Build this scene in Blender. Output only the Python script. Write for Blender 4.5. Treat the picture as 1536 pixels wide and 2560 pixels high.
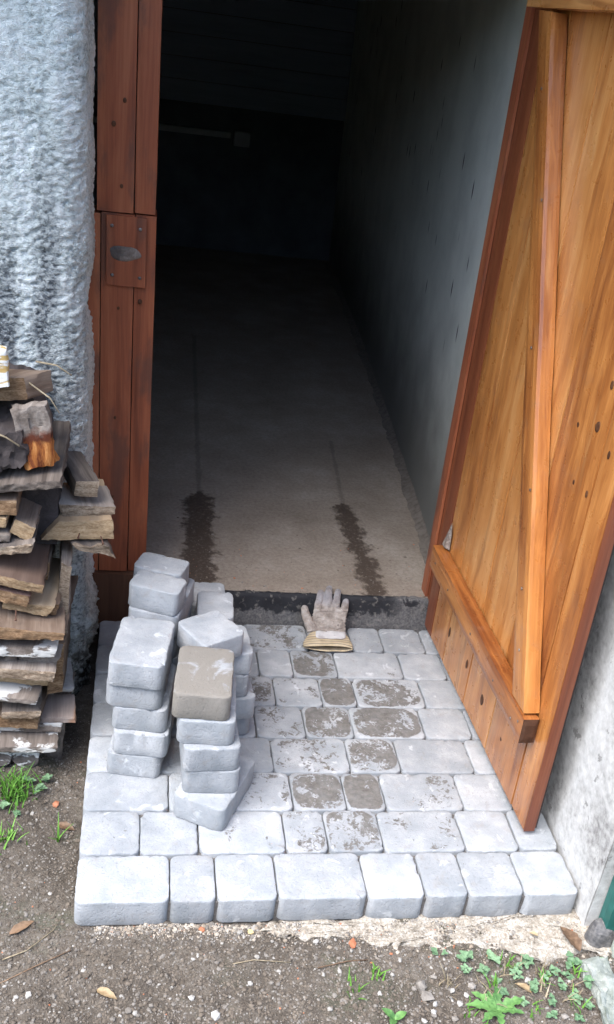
import bpy, bmesh, math, random
import numpy as np
from mathutils import Vector, Matrix, Euler
# ---------------------------------------------------------------- camera, sky, sun, exposure
sc = bpy.context.scene
for o in list(bpy.data.objects): bpy.data.objects.remove(o)
COL = sc.collection
cam_d = bpy.data.cameras.new('camera'); cam = bpy.data.objects.new('camera', cam_d); COL.objects.link(cam)
cam.location = (0.0679, -1.3424, 1.5352)
cam.rotation_euler = (1.10310, -0.12591, -0.13459)
cam_d.sensor_fit = 'VERTICAL'; cam_d.sensor_height = 36.0; cam_d.lens = 36.0*2465.5/2560
cam_d.clip_start = 0.02; cam_d.clip_end = 500
sc.camera = cam
SUN_EL, SUN_AZ = math.radians(60), math.radians(236)     # azimuth clockwise from +Y
world = bpy.data.worlds.new('World'); sc.world = world; world.use_nodes = True
wt = world.node_tree; wt.nodes.clear()
sky = wt.nodes.new('ShaderNodeTexSky'); sky.sky_type = 'NISHITA'; sky.sun_disc = False
sky.sun_elevation = SUN_EL; sky.sun_rotation = SUN_AZ; sky.air_density = 1.0; sky.dust_density = 2.0; sky.ozone_density = 1.0
hs = wt.nodes.new('ShaderNodeHueSaturation'); hs.inputs['Saturation'].default_value = 1.0
bg = wt.nodes.new('ShaderNodeBackground'); bg.inputs['Strength'].default_value = 0.15
wo = wt.nodes.new('ShaderNodeOutputWorld')
wt.links.new(sky.outputs[0], hs.inputs['Color']); wt.links.new(hs.outputs[0], bg.inputs[0]); wt.links.new(bg.outputs[0], wo.inputs[0])
sd = bpy.data.lights.new('sun', 'SUN'); sd.energy = 1.5; sd.angle = math.radians(45); sd.color = (1.0, 0.985, 0.97)
sun = bpy.data.objects.new('sun', sd); COL.objects.link(sun)
_sv = Vector((math.sin(SUN_AZ)*math.cos(SUN_EL), math.cos(SUN_AZ)*math.cos(SUN_EL), math.sin(SUN_EL)))
sun.rotation_euler = (-_sv).to_track_quat('-Z', 'Y').to_euler(); sun.location = (0, -3, 6)
vs = sc.view_settings; vs.view_transform = 'Standard'; vs.look = 'None'; vs.gamma = 1; vs.use_curve_mapping = False
vs.exposure = 1.95
sc.render.engine = 'CYCLES'
sc.cycles.max_bounces = 10; sc.cycles.diffuse_bounces = 6
# ---------------------------------------------------------------- helpers
CM = 0.01
K = 0.0245            # the old frame and walls lean a little to the left
rnd = random.Random(7)
def _hash(ix, iy, iz, seed):
    h = (ix.astype(np.int64)*374761393 + iy.astype(np.int64)*668265263 + iz.astype(np.int64)*2147483647 + seed*974634211) & 0xffffffff
    h = ((h ^ (h >> 13))*1274126177) & 0xffffffff
    h = ((h ^ (h >> 16))*2246822519) & 0xffffffff
    return ((h ^ (h >> 15)) & 0xffffff)/float(0xffffff)
def vnoise(p, seed=0):
    p = np.asarray(p, float); i = np.floor(p); f = p - i; f = f*f*(3-2*f); i = i.astype(np.int64)
    r = 0
    for dx in (0, 1):
        for dy in (0, 1):
            for dz in (0, 1):
                w = (f[..., 0] if dx else 1-f[..., 0])*(f[..., 1] if dy else 1-f[..., 1])*(f[..., 2] if dz else 1-f[..., 2])
                r = r + w*_hash(i[..., 0]+dx, i[..., 1]+dy, i[..., 2]+dz, seed)
    return r*2-1
_RT = np.array(Euler((.7, .9, .5)).to_matrix())
def fbm(p, octv=4, seed=0, gain=.5):
    p = np.asarray(p, float) @ _RT; r = 0; a = 1.0
    for k in range(octv):
        r = r + a*vnoise(p*(2.03**k) + 17.3*k, seed+k); a *= gain; p = p @ _RT
    return r
def mesh(name, verts, faces, mats, parent=None, smooth=False, fmat=None, gco=None, scale=CM, sharp=0):
    me = bpy.data.meshes.new(name)
    v = np.asarray(verts, float)*scale
    me.from_pydata(v.tolist(), [], [tuple(int(i) for i in f) for f in faces])
    if not isinstance(mats, (list, tuple)): mats = [mats]
    for m in mats: me.materials.append(m)
    if fmat is not None: me.polygons.foreach_set('material_index', np.asarray(fmat, dtype=np.int32))
    if gco is not None:
        a = me.attributes.new('gco', 'FLOAT_VECTOR', 'POINT'); a.data.foreach_set('vector', (np.asarray(gco, float)*scale).ravel())
    me.polygons.foreach_set('use_smooth', [bool(smooth)]*len(me.polygons))
    me.update()
    if sharp: me.set_sharp_from_angle(angle=math.radians(sharp))
    o = bpy.data.objects.new(name, me); COL.objects.link(o)
    if parent is not None: o.parent = parent
    return o
def tag(o, label=None, cat=None, group=None, kind=None):
    if label: o['label'] = label
    if cat: o['category'] = cat
    if group: o['group'] = group
    if kind: o['kind'] = kind
    return o
def empty(name, loc=(0, 0, 0)):
    o = bpy.data.objects.new(name, None); COL.objects.link(o); o.location = Vector(loc)*CM; o.empty_display_size = .05
    return o
def under(o, root):
    """parent o (built in world coordinates) to root, keeping its place"""
    o.parent = root
    off = Vector(root.location)
    p = root.parent
    while p is not None: off += Vector(p.location); p = p.parent
    o.location = Vector(o.location) - off
    return o
def lean(v):
    v = np.array(v, float); v[:, 0] -= K*v[:, 2]; return v
def grid_box(u, v, w, nu, nv, nw):
    """closed box surface of a (u,v,w) lattice in 0..1, returns pts(0..1), faces, face side id"""
    idx = {}; P = []; F = []; S = []
    def vid(a, b, c):
        k = (a, b, c)
        if k not in idx: idx[k] = len(P); P.append((a/nu, b/nv, c/nw))
        return idx[k]
    for a in range(nu):
        for b in range(nv):
            F.append((vid(a, b, 0), vid(a, b+1, 0), vid(a+1, b+1, 0), vid(a+1, b, 0))); S.append(0)
            F.append((vid(a, b, nw), vid(a+1, b, nw), vid(a+1, b+1, nw), vid(a, b+1, nw))); S.append(1)
    for a in range(nu):
        for c in range(nw):
            F.append((vid(a, 0, c), vid(a+1, 0, c), vid(a+1, 0, c+1), vid(a, 0, c+1))); S.append(2)
            F.append((vid(a, nv, c), vid(a, nv, c+1), vid(a+1, nv, c+1), vid(a+1, nv, c))); S.append(3)
    for b in range(nv):
        for c in range(nw):
            F.append((vid(0, b, c), vid(0, b, c+1), vid(0, b+1, c+1), vid(0, b+1, c))); S.append(4)
            F.append((vid(nu, b, c), vid(nu, b+1, c), vid(nu, b+1, c+1), vid(nu, b, c+1))); S.append(5)
    return np.array(P), F, S
_box_cache = {}
def gbox(nu, nv, nw):
    if (nu, nv, nw) not in _box_cache: _box_cache[(nu, nv, nw)] = grid_box(0, 0, 0, nu, nv, nw)
    return _box_cache[(nu, nv, nw)]
def box(name, lo, hi, mat, parent=None, seg=(1, 1, 1), jit=0., jscale=.3, seed=0, leaning=False, bev=0., grain='z', endmat=None):
    P, F, S = gbox(*seg); lo = np.array(lo, float); hi = np.array(hi, float)
    V = lo + P*(hi-lo)
    if bev > 0:   # soften the arrises: pull corner and edge points inwards
        on = (P < 1e-6) | (P > 1-1e-6); cnt = on.sum(1)
        cen = (lo+hi)/2
        d = np.sign(cen-V)*on
        V = V + d*bev*(cnt >= 2)[:, None]*np.where(cnt == 3, .9, .6)[:, None]
    if jit: V = V + jit*np.stack([fbm(V*jscale, 3, seed+11*i) for i in range(3)], 1)
    g = V - lo
    if grain == 'z': g = g[:, [0, 2, 1]]
    elif grain == 'x': g = g[:, [1, 0, 2]]
    if leaning: V = lean(V)
    mats = [mat]; fm = None
    if endmat is not None:
        mats = [mat, endmat]; e = {'y': (2, 3), 'z': (0, 1), 'x': (4, 5)}[grain]; fm = [1 if s in e else 0 for s in S]
    o = mesh(name, V, F, mats, None, False, fm, g)
    if parent is not None: under(o, parent)
    return o
# ---------------------------------------------------------------- node helpers
class Mat:
    def __init__(s, name):
        s.m = bpy.data.materials.new(name); s.m.use_nodes = True; s.t = s.m.node_tree; s.t.nodes.clear()
        s.out = s.t.nodes.new('ShaderNodeOutputMaterial'); s.b = s.n('ShaderNodeBsdfPrincipled'); s.t.links.new(s.b.outputs[0], s.out.inputs[0])
    def n(s, typ, props=None, **inp):
        nd = s.t.nodes.new(typ)
        for k, v in (props or {}).items(): setattr(nd, k, v)
        for k, v in inp.items(): s.set(nd, k.replace('_', ' ') if k.replace('_', ' ') in nd.inputs else k, v)
        return nd
    def set(s, nd, k, v):
        sock = nd.inputs[k]
        if isinstance(v, bpy.types.NodeSocket): s.t.links.new(v, sock)
        elif isinstance(v, bpy.types.Node): s.t.links.new(v.outputs[0], sock)
        else: sock.default_value = v
    def math(s, op, a, b=0., clamp=False):
        nd = s.t.nodes.new('ShaderNodeMath'); nd.operation = op; nd.use_clamp = clamp
        s.set(nd, 0, a); s.set(nd, 1, b); return nd.outputs[0]
    def vmul(s, v, k): 
        nd = s.t.nodes.new('ShaderNodeVectorMath'); nd.operation = 'MULTIPLY'; s.set(nd, 0, v); nd.inputs[1].default_value = k; return nd.outputs[0]
    def vadd(s, v, k):
        nd = s.t.nodes.new('ShaderNodeVectorMath'); nd.operation = 'ADD'; s.set(nd, 0, v); s.set(nd, 1, k); return nd.outputs[0]
    def noise(s, v, scale, detail=4, rough=.55, dist=0., col=False):
        nd = s.n('ShaderNodeTexNoise', None, Vector=v, Scale=scale, Detail=detail, Roughness=rough, Distortion=dist)
        return nd.outputs['Color' if col else 'Fac']
    def step(s, v, a, b):
        nd = s.t.nodes.new('ShaderNodeMapRange'); nd.interpolation_type = 'SMOOTHSTEP'; s.set(nd, 0, v); s.set(nd, 1, a); s.set(nd, 2, b)
        nd.inputs[3].default_value = 0; nd.inputs[4].default_value = 1; return nd.outputs[0]
    def ramp(s, v, stops):
        nd = s.t.nodes.new('ShaderNodeValToRGB'); s.set(nd, 0, v); e = nd.color_ramp.elements
        while len(e) < len(stops): e.new(.5)
        for el, (p, c) in zip(e, stops): el.position = p; el.color = (*c, 1)
        return nd.outputs[0]
    def mix(s, f, a, b, mode='MIX'):
        nd = s.t.nodes.new('ShaderNodeMix'); nd.data_type = 'RGBA'; nd.blend_type = mode
        s.set(nd, 0, f)
        for i, c in ((6, a), (7, b)):
            if isinstance(c, tuple): nd.inputs[i].default_value = (*c, 1)
            else: s.t.links.new(c, nd.inputs[i])
        return nd.outputs[2]
    def pos(s): return s.n('ShaderNodeNewGeometry').outputs['Position']
    def nrm(s): return s.n('ShaderNodeNewGeometry').outputs['Normal']
    def xyz(s, v):
        nd = s.n('ShaderNodeSeparateXYZ', None, Vector=v); return nd.outputs
    def rand(s): return s.n('ShaderNodeObjectInfo').outputs['Random']
    def rvec(s):
        r = s.rand(); nd = s.n('ShaderNodeCombineXYZ', None, X=s.math('MULTIPLY', r, 7.3), Y=s.math('MULTIPLY', r, 13.1), Z=s.math('MULTIPLY', r, 5.7)); return nd.outputs[0]
    def attr(s, name, typ='GEOMETRY'):
        nd = s.n('ShaderNodeAttribute', {'attribute_name': name, 'attribute_type': typ}); return nd
    def bump(s, h, strength=.4, dist=.005, nrm=None):
        nd = s.n('ShaderNodeBump', None, Height=h, Strength=strength, Distance=dist)
        if nrm is not None: s.set(nd, 'Normal', nrm)
        return nd.outputs[0]
    def fin(s, col, rough=.8, bump=None, spec=.3, coat=0.):
        if isinstance(col, tuple): s.b.inputs['Base Color'].default_value = (*col, 1)
        else: s.set(s.b, 'Base Color', col)
        s.set(s.b, 'Roughness', rough); s.b.inputs['Specular IOR Level'].default_value = spec
        s.b.inputs['Coat Weight'].default_value = coat
        if coat: s.b.inputs['Coat Roughness'].default_value = .25
        if bump is not None: s.set(s.b, 'Normal', bump)
        return s.m
# ---------------------------------------------------------------- materials
def m_concrete():
    M = Mat('paver_concrete'); tc = M.n('ShaderNodeTexCoord')
    v = M.vadd(tc.outputs['Object'], M.rvec()); gx = M.xyz(tc.outputs['Generated'])
    n1 = M.noise(v, 16, 5, .6); n2 = M.noise(v, 420, 2, .6); n3 = M.noise(v, 55, 4, .65)
    base = M.ramp(n1, [(.3, (.275, .30, .32)), (.5, (.34, .36, .38)), (.72, (.435, .45, .465))])
    base = M.mix(M.math('MULTIPLY', M.step(n2, .52, .72), .5), base, (.29, .29, .30)); base = M.mix(M.math('MULTIPLY', M.step(M.noise(v, 130, 3, .6), .60, .72), .35), base, (.26, .26, .265))
    white = M.math('MULTIPLY', M.step(M.noise(M.vadd(v, (3.1, 1.7, .2)), 24, 4, .6, .6), .60, .70), .55)   # lime bloom
    base = M.mix(white, base, (.64, .66, .68))
    dirt = M.math('MULTIPLY', M.step(M.noise(M.vadd(v, (1.3, 4.1, .6)), 30, 5, .65, .5), .52, .74), .45); base = M.mix(dirt, base, (.29, .27, .245))
    tone = M.math('ADD', .9, M.math('MULTIPLY', M.rand(), .2))
    base = M.mix(1., base, M.n('ShaderNodeCombineXYZ', None, X=tone, Y=tone, Z=tone).outputs[0], 'MULTIPLY')
    px_ = M.math('POWER', M.math('ABSOLUTE', M.math('SUBTRACT', M.math('MULTIPLY', gx[0], 2.), 1.)), 3.6); py_ = M.math('POWER', M.math('ABSOLUTE', M.math('SUBTRACT', M.math('MULTIPLY', gx[1], 2.), 1.)), 3.6)
    wob = M.math('MULTIPLY', M.math('SUBTRACT', M.noise(v, 28, 5, .65), .5), .95)
    e = M.step(M.math('ADD', M.math('ADD', px_, py_), wob), .82, .68)
    mud = M.attr('mud', 'OBJECT').outputs['Fac']
    thr = M.math('SUBTRACT', .80, M.math('MULTIPLY', mud, .44))
    nm = M.math('ADD', M.math('MULTIPLY', M.noise(M.vadd(v, (.7, .3, 0.)), 19, 6, .62, .5), .62), M.math('MULTIPLY', M.noise(v, 85, 4, .65, 1.2), .38))
    mm = M.step(nm, M.math('SUBTRACT', thr, .03), M.math('ADD', thr, .025))
    up = M.step(M.xyz(M.nrm())[2], .7, .9)
    mm = M.math('MULTIPLY', M.math('MULTIPLY', mm, e), up)
    mudc = M.ramp(M.noise(v, 90, 4, .6), [(.3, (.105, .098, .09)), (.7, (.185, .173, .158))])
    col = M.mix(M.math('MULTIPLY', mm, M.math('ADD', .66, M.math('MULTIPLY', M.noise(v, 33, 4), .5), True)), base, mudc)
    damp = M.math('MULTIPLY', M.attr('damp', 'OBJECT').outputs['Fac'], M.math('SUBTRACT', 1., M.step(M.noise(v, 13, 4, .6, .8), .54, .66)))
    col = M.mix(M.math('MULTIPLY', damp, .9), col, (.225, .205, .175))
    pits = M.step(M.noise(v, 230, 3, .6), .28, .5)
    h = M.math('ADD', M.math('MULTIPLY', n3, .6), M.math('ADD', M.math('MULTIPLY', pits, .5), M.math('MULTIPLY', mm, .25)))
    return M.fin(col, .9, M.bump(h, .55, .003), .2)
def m_wood(name, stops, vary=.25, rough=.6, bump=.3, fine=1., coat=0., spec=.3, stain=None, paint=None, paint_amt=.5, rot=None):
    """grain runs along gco.y"""
    M = Mat(name); v = M.vadd(M.attr('gco').outputs['Vector'], M.rvec())
    a = M.vmul(v, (1., .07, 1.)); n1 = M.noise(a, 34*fine, 5, .6, .8); n2 = M.noise(M.vmul(v, (1., .02, 1.)), 260*fine, 3, .6)
    big = M.noise(M.vmul(v, (1., .25, 1.)), 9, 3, .5)
    t = M.math('ADD', M.math('MULTIPLY', n1, .55), M.math('ADD', M.math('MULTIPLY', n2, .2), M.math('MULTIPLY', big, .25)))
    t = M.math('ADD', t, M.math('MULTIPLY', M.math('SUBTRACT', M.rand(), .5), vary))
    col = M.ramp(t, stops)
    if stain is not None:
        col = M.mix(M.math('MULTIPLY', M.step(M.noise(M.vmul(v, (1., .3, 1.)), 14, 5, .6), .5, .66), .7), col, stain)
    if rot is not None:
        p = M.math('ADD', M.xyz(M.attr('gco').outputs['Vector'])[2], M.math('MULTIPLY', M.math('SUBTRACT', M.noise(v, 40, 4), .5), .05))
        col = M.mix(M.step(p, .085, .065), col, (.10, .03, .016)); rc = M.ramp(M.noise(M.vmul(v, (1., 1., .12)), 95, 5, .7, .5), [(.36, (.13, .035, .015)), (.5, (.36, .13, .035)), (.64, (.58, .28, .10))]); col = M.mix(M.step(p, .062, .046), col, rc)
    h = M.math('ADD', M.math('MULTIPLY', n1, .7), M.math('MULTIPLY', n2, .5))
    if paint is not None:
        f = M.step(M.math('ADD', M.noise(M.vmul(v, (.35, .35, 1.)), 30, 5, .65), M.math('MULTIPLY', M.noise(v, 9, 2), .6)), 1.0-paint_amt, 1.05-paint_amt)
        col = M.mix(f, col, paint); h = M.math('ADD', h, M.math('MULTIPLY', f, .8))
    return M.fin(col, rough, M.bump(h, bump, .003), spec, coat)
def m_end(name, c1, c2, c3):
    M = Mat(name); v = M.vadd(M.attr('gco').outputs['Vector'], M.rvec())
    n = M.noise(M.vmul(v, (.3, 1., 1.6)), 60, 6, .7, .6); n2 = M.noise(M.vmul(v, (.5, 1., 1.)), 330, 3, .7)
    t = M.math('ADD', M.math('MULTIPLY', n, .55), M.math('MULTIPLY', n2, .45))
    col = M.ramp(t, [(.34, c1), (.5, c2), (.66, c3)])
    return M.fin(col, .9, M.bump(t, .45, .003), .2)
def m_render():
    M = Mat('rough_render'); p = M.pos(); x, y, z = M.xyz(p)
    n1 = M.noise(p, 11, 4); n2 = M.noise(M.vmul(p, (1., 1., 1.4)), 95, 5, .68, .4); n3 = M.noise(p, 320, 3, .6)
    col = M.ramp(M.math('ADD', M.math('MULTIPLY', n1, .35), M.math('MULTIPLY', n2, .65)), [(.36, (.38, .425, .415)), (.46, (.68, .75, .73)), (.57, (.83, .88, .86))])
    # damp soot streaks that run down the wall
    st = M.noise(M.vmul(p, (13., 9., .9)), 1.0, 4, .6, .35)
    wx = M.math('ADD', x, M.math('MULTIPLY', M.math('SUBTRACT', M.noise(M.vmul(p, (4., 4., 1.2)), 4., 4, .6), .5), .075))
    def run(c, w, ztop, zlen):
        d = M.step(M.math('ABSOLUTE', M.math('SUBTRACT', wx, c)), w, w*.25)
        return M.math('MULTIPLY', d, M.step(z, ztop, ztop-zlen))
    rn = M.math('MAXIMUM', M.math('MAXIMUM', run(-.127, .034, 1.40, .5), run(-.210, .040, 1.18, .3)), M.math('MULTIPLY', run(-.075, .020, .98, .3), .6))
    lowm = M.step(z, 1.46, .80)
    s = M.math('MAXIMUM', M.math('MULTIPLY', M.math('MULTIPLY', M.step(st, .47, .62), lowm), .7), rn)
    br = M.step(n2, .56, .36)
    col = M.mix(M.math('MULTIPLY', s, M.math('ADD', .45, M.math('MULTIPLY', br, .5))), col, (.085, .095, .11))
    col = M.mix(M.math('MULTIPLY', rn, M.math('ADD', .25, M.math('MULTIPLY', br, .5))), col, (.09, .10, .115))
    white = M.math('MULTIPLY', M.step(M.noise(M.vmul(p, (9., 9., 2.2)), 2.2, 4, .6), .54, .68), M.step(n2, .47, .58))
    col = M.mix(M.math('MULTIPLY', white, .8), col, (.84, .88, .88))
    moss = M.math('MULTIPLY', M.step(z, .18, -.02), M.step(M.noise(p, 24, 5, .6), .34, .56))
    col = M.mix(moss, col, (.05, .045, .038))
    h = M.math('ADD', n2, M.math('MULTIPLY', n3, .35))
    return M.fin(col, .95, M.bump(h, .9, .010), .15)
def m_plaster():
    M = Mat('old_plaster'); p = M.pos(); x, y, z = M.xyz(p)
    n1 = M.noise(p, 5, 5, .6); n2 = M.noise(p, 120, 3)
    col = M.ramp(n1, [(.3, (.66, .70, .64)), (.6, (.80, .84, .77))])
    vn = M.n('ShaderNodeTexVoronoi', None, Vector=M.vmul(p, (22., 22., 5.5)), Scale=1.0)
    fl = M.step(vn.outputs['Distance'], .20, .07)
    rr = M.step(M.xyz(vn.outputs['Color'])[0], .52, .50)
    msk = M.step(M.noise(p, 3.2, 2), .38, .50)
    f = M.math('MULTIPLY', M.math('MULTIPLY', fl, rr), M.math('MULTIPLY', msk, M.step(z, .55, .8)))
    col = M.mix(f, col, (.03, .035, .035))
    low = M.step(M.math('ADD', z, M.math('MULTIPLY', M.noise(p, 7, 4), .25)), 1.0, .30)  # shade painted into the plaster, darker towards the foot of the wall
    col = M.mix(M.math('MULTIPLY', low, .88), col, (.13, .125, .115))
    return M.fin(col, .9, M.bump(n2, .2, .003), .2)
def m_sidewall():
    M = Mat('outside_cement'); p = M.pos(); x, y, z = M.xyz(p)
    n1 = M.noise(M.vmul(p, (1., 1., .45)), 7, 5, .6); n2 = M.noise(p, 60, 5, .65); n3 = M.noise(p, 380, 2)
    t = M.math('ADD', M.math('MULTIPLY', n1, .6), M.math('MULTIPLY', n2, .4))
    col = M.ramp(t, [(.34, (.22, .215, .21)), (.46, (.47, .47, .46)), (.62, (.66, .665, .655))])
    col = M.mix(M.math('MULTIPLY', M.step(M.noise(p, 26, 4, .7), .62, .68), .6), col, (.12, .115, .11))
    return M.fin(col, .92, M.bump(M.math('ADD', n2, M.math('MULTIPLY', n3, .4)), .4, .004), .2)
def m_floor():
    M = Mat('dusty_screed'); p = M.pos(); x, y, z = M.xyz(p)
    n1 = M.noise(p, 6, 5, .6); n2 = M.noise(p, 90, 5, .65); n3 = M.noise(p, 34, 5, .65)
    t = M.math('ADD', M.math('MULTIPLY', n1, .5), M.math('MULTIPLY', n2, .5))
    col = M.ramp(t, [(.34, (.21, .172, .136)), (.52, (.29, .244, .20)), (.68, (.385, .338, .288))])
    def patch(x0, x1, y0, y1, hw, wk=1.):
        # damp patch around the line from (x0,y0) to (x1,y1)
        fy = M.math('DIVIDE', M.math('SUBTRACT', y, y0), y1-y0)
        cx = M.math('ADD', x0, M.math('MULTIPLY', fy, x1-x0))
        d = M.math('ABSOLUTE', M.math('SUBTRACT', x, cx))
        wob = M.math('MULTIPLY', M.math('SUBTRACT', n3, .5), .10*wk)
        d = M.math('ADD', d, M.math('ADD', wob, M.math('MULTIPLY', M.math('SUBTRACT', M.noise(p, 10, 2), .5), .06*wk)))
        dy = M.math('MAXIMUM', M.math('SUBTRACT', M.math('SUBTRACT', y0, y), .0), M.math('SUBTRACT', y, y1))
        d = M.math('ADD', d, M.math('MAXIMUM', dy, 0.))
        return M.step(d, hw+.012*wk+.002, hw-.008*wk-.002)
    wet = M.math('MULTIPLY', M.math('MAXIMUM', patch(.262, .287, .99, 1.56, .042), patch(.770, .765, .97, 1.54, .028)), M.step(n2, .22, .46))
    crk = M.math('MAXIMUM', patch(.285, .325, 1.5, 3.3, .0075, .22), patch(.765, .81, 1.5, 2.1, .006, .22))
    col = M.mix(M.math('MULTIPLY', wet, M.math('ADD', .75, M.math('MULTIPLY', n2, .4)), True), col, (.075, .056, .044))
    col = M.mix(M.math('MULTIPLY', crk, .32), col, (.06, .05, .045))
    col = M.mix(M.math('MULTIPLY', M.step(n2, .62, .70), .5), col, (.20, .14, .11))
    rough = M.math('SUBTRACT', .92, M.math('MULTIPLY', wet, .35))
    return M.fin(col, rough, M.bump(M.math('ADD', n2, M.math('MULTIPLY', n3, .5)), .5, .005), .25)
def m_riser():
    M = Mat('tarred_step'); p = M.pos(); x, y, z = M.xyz(p)
    n = M.noise(p, 22, 5, .65, .4); n2 = M.noise(p, 160, 3)
    tar = M.step(M.math('ADD', z, M.math('MULTIPLY', M.math('SUBTRACT', n, .5), .09)), .030, .044)
    tar = M.math('MULTIPLY', tar, M.math('SUBTRACT', 1., M.math('MULTIPLY', M.step(x, .80, .86), M.step(n, .42, .5))))
    g = M.ramp(n2, [(.3, (.07, .07, .075)), (.7, (.17, .165, .16))])
    col = M.mix(tar, g, (.022, .023, .027))
    dust = M.math('MULTIPLY', M.step(M.noise(p, 60, 4), .56, .68), .35); col = M.mix(dust, col, (.30, .28, .25))
    return M.fin(col, .75, M.bump(M.math('ADD', n, M.math('MULTIPLY', n2, .5)), .6, .004), .3)
def m_soil():
    M = Mat('stony_soil'); p = M.pos(); x, y, z = M.xyz(p)
    n1 = M.noise(p, 5, 5, .6); n2 = M.noise(p, 70, 6, .7); n3 = M.noise(p, 320, 3, .6)
    t = M.math('ADD', M.math('MULTIPLY', n1, .4), M.math('ADD', M.math('MULTIPLY', n2, .4), M.math('MULTIPLY', n3, .2)))
    col = M.ramp(t, [(.36, (.052, .043, .034)), (.5, (.112, .096, .079)), (.62, (.19, .168, .142))])
    vn = M.n('ShaderNodeTexVoronoi', None, Vector=p, Scale=150.)
    spk = M.math('MULTIPLY', M.step(vn.outputs['Distance'], .36, .2), M.step(M.xyz(vn.outputs['Color'])[0], .70, .72))
    col = M.mix(spk, col, M.mix(M.xyz(vn.outputs['Color'])[1], (.12, .105, .09), (.30, .285, .26)))
    grn = M.math('MULTIPLY', M.step(M.noise(p, 8, 4), .54, .66), .35); col = M.mix(grn, col, (.07, .085, .05))
    return M.fin(col, .95, M.bump(M.math('ADD', n2, M.math('MULTIPLY', n3, .6)), .9, .006), .2)
def m_mortar():
    M = Mat('pale_mortar'); p = M.pos(); n = M.noise(p, 60, 6, .7); n2 = M.noise(p, 260, 3, .6); x, y, z = M.xyz(p)
    t = M.math('ADD', M.math('MULTIPLY', n, .6), M.math('MULTIPLY', n2, .4))
    col = M.ramp(t, [(.36, (.16, .135, .105)), (.48, (.32, .285, .235)), (.6, (.50, .47, .42))])
    return M.fin(col, .95, M.bump(t, .8, .006), .2)
def m_flat(name, c1, c2, scale=40, rough=.8, bump=.3, spec=.3, metal=0.):
    M = Mat(name); tc = M.n('ShaderNodeTexCoord'); v = M.vadd(tc.outputs['Object'], M.rvec())
    n = M.noise(v, scale, 5, .6); r = M.math('ADD', n, M.math('MULTIPLY', M.math('SUBTRACT', M.rand(), .5), .25))
    col = M.ramp(r, [(.3, c1), (.7, c2)]); M.b.inputs['Metallic'].default_value = metal
    return M.fin(col, rough, M.bump(n, bump, .003), spec)
def m_leaf(name, c1, c2):
    M = Mat(name); p = M.pos(); n = M.noise(p, 130, 3); col = M.ramp(M.math('ADD', n, M.math('MULTIPLY', M.math('SUBTRACT', M.rand(), .5), .3)), [(.3, c1), (.7, c2)])
    M.b.inputs['Subsurface Weight'].default_value = 0.
    return M.fin(col, .6, M.bump(n, .2, .002), .35)
def m_glove():
    M = Mat('glove_leather'); tc = M.n('ShaderNodeTexCoord'); v = tc.outputs['Object']; g = M.xyz(M.attr('gco').outputs['Vector'])
    n = M.noise(v, 35, 5, .65); n2 = M.noise(v, 320, 3)
    col = M.ramp(n, [(.32, (.17, .145, .125)), (.5, (.31, .275, .245)), (.68, (.43, .40, .37))])
    tip = M.step(M.math('ADD', g[1], M.math('MULTIPLY', n, .03)), .155, .185); col = M.mix(M.math('MULTIPLY', tip, .6), col, (.24, .245, .275))
    hem = M.step(M.math('ADD', g[1], M.math('MULTIPLY', n, .02)), .082, .07); col = M.mix(M.math('MULTIPLY', hem, .75), col, (.60, .60, .61))
    sp = M.step(M.noise(v, 70, 4), .64, .70); col = M.mix(M.math('MULTIPLY', sp, .75), col, (.11, .085, .075)); gm = M.step(M.noise(v, 22, 4, .6), .48, .66); col = M.mix(M.math('MULTIPLY', gm, .5), col, (.17, .13, .11))
    return M.fin(col, .9, M.bump(M.math('ADD', n, M.math('MULTIPLY', n2, .4)), .5, .004), .2)
def m_cuff():
    M = Mat('glove_cuff'); g = M.xyz(M.attr('gco').outputs['Vector']); tc = M.n('ShaderNodeTexCoord'); n = M.noise(tc.outputs['Object'], 45, 4); n2 = M.noise(tc.outputs['Object'], 420, 2)
    s = M.math('FRACT', M.math('MULTIPLY', M.math('ADD', g[1], M.math('MULTIPLY', n, .003)), 95.))
    ln = M.step(s, .76, .84)
    col = M.mix(M.math('MULTIPLY', ln, .8), M.ramp(n, [(.3, (.40, .32, .20)), (.7, (.56, .47, .33))]), (.12, .11, .11))
    return M.fin(col, .95, M.bump(n2, .4, .003), .15)
CONC = m_concrete(); RENDER = m_render(); PLASTER = m_plaster(); SIDE = m_sidewall(); FLOOR = m_floor(); RISER = m_riser(); SOIL = m_soil(); MORTAR = m_mortar()
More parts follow.
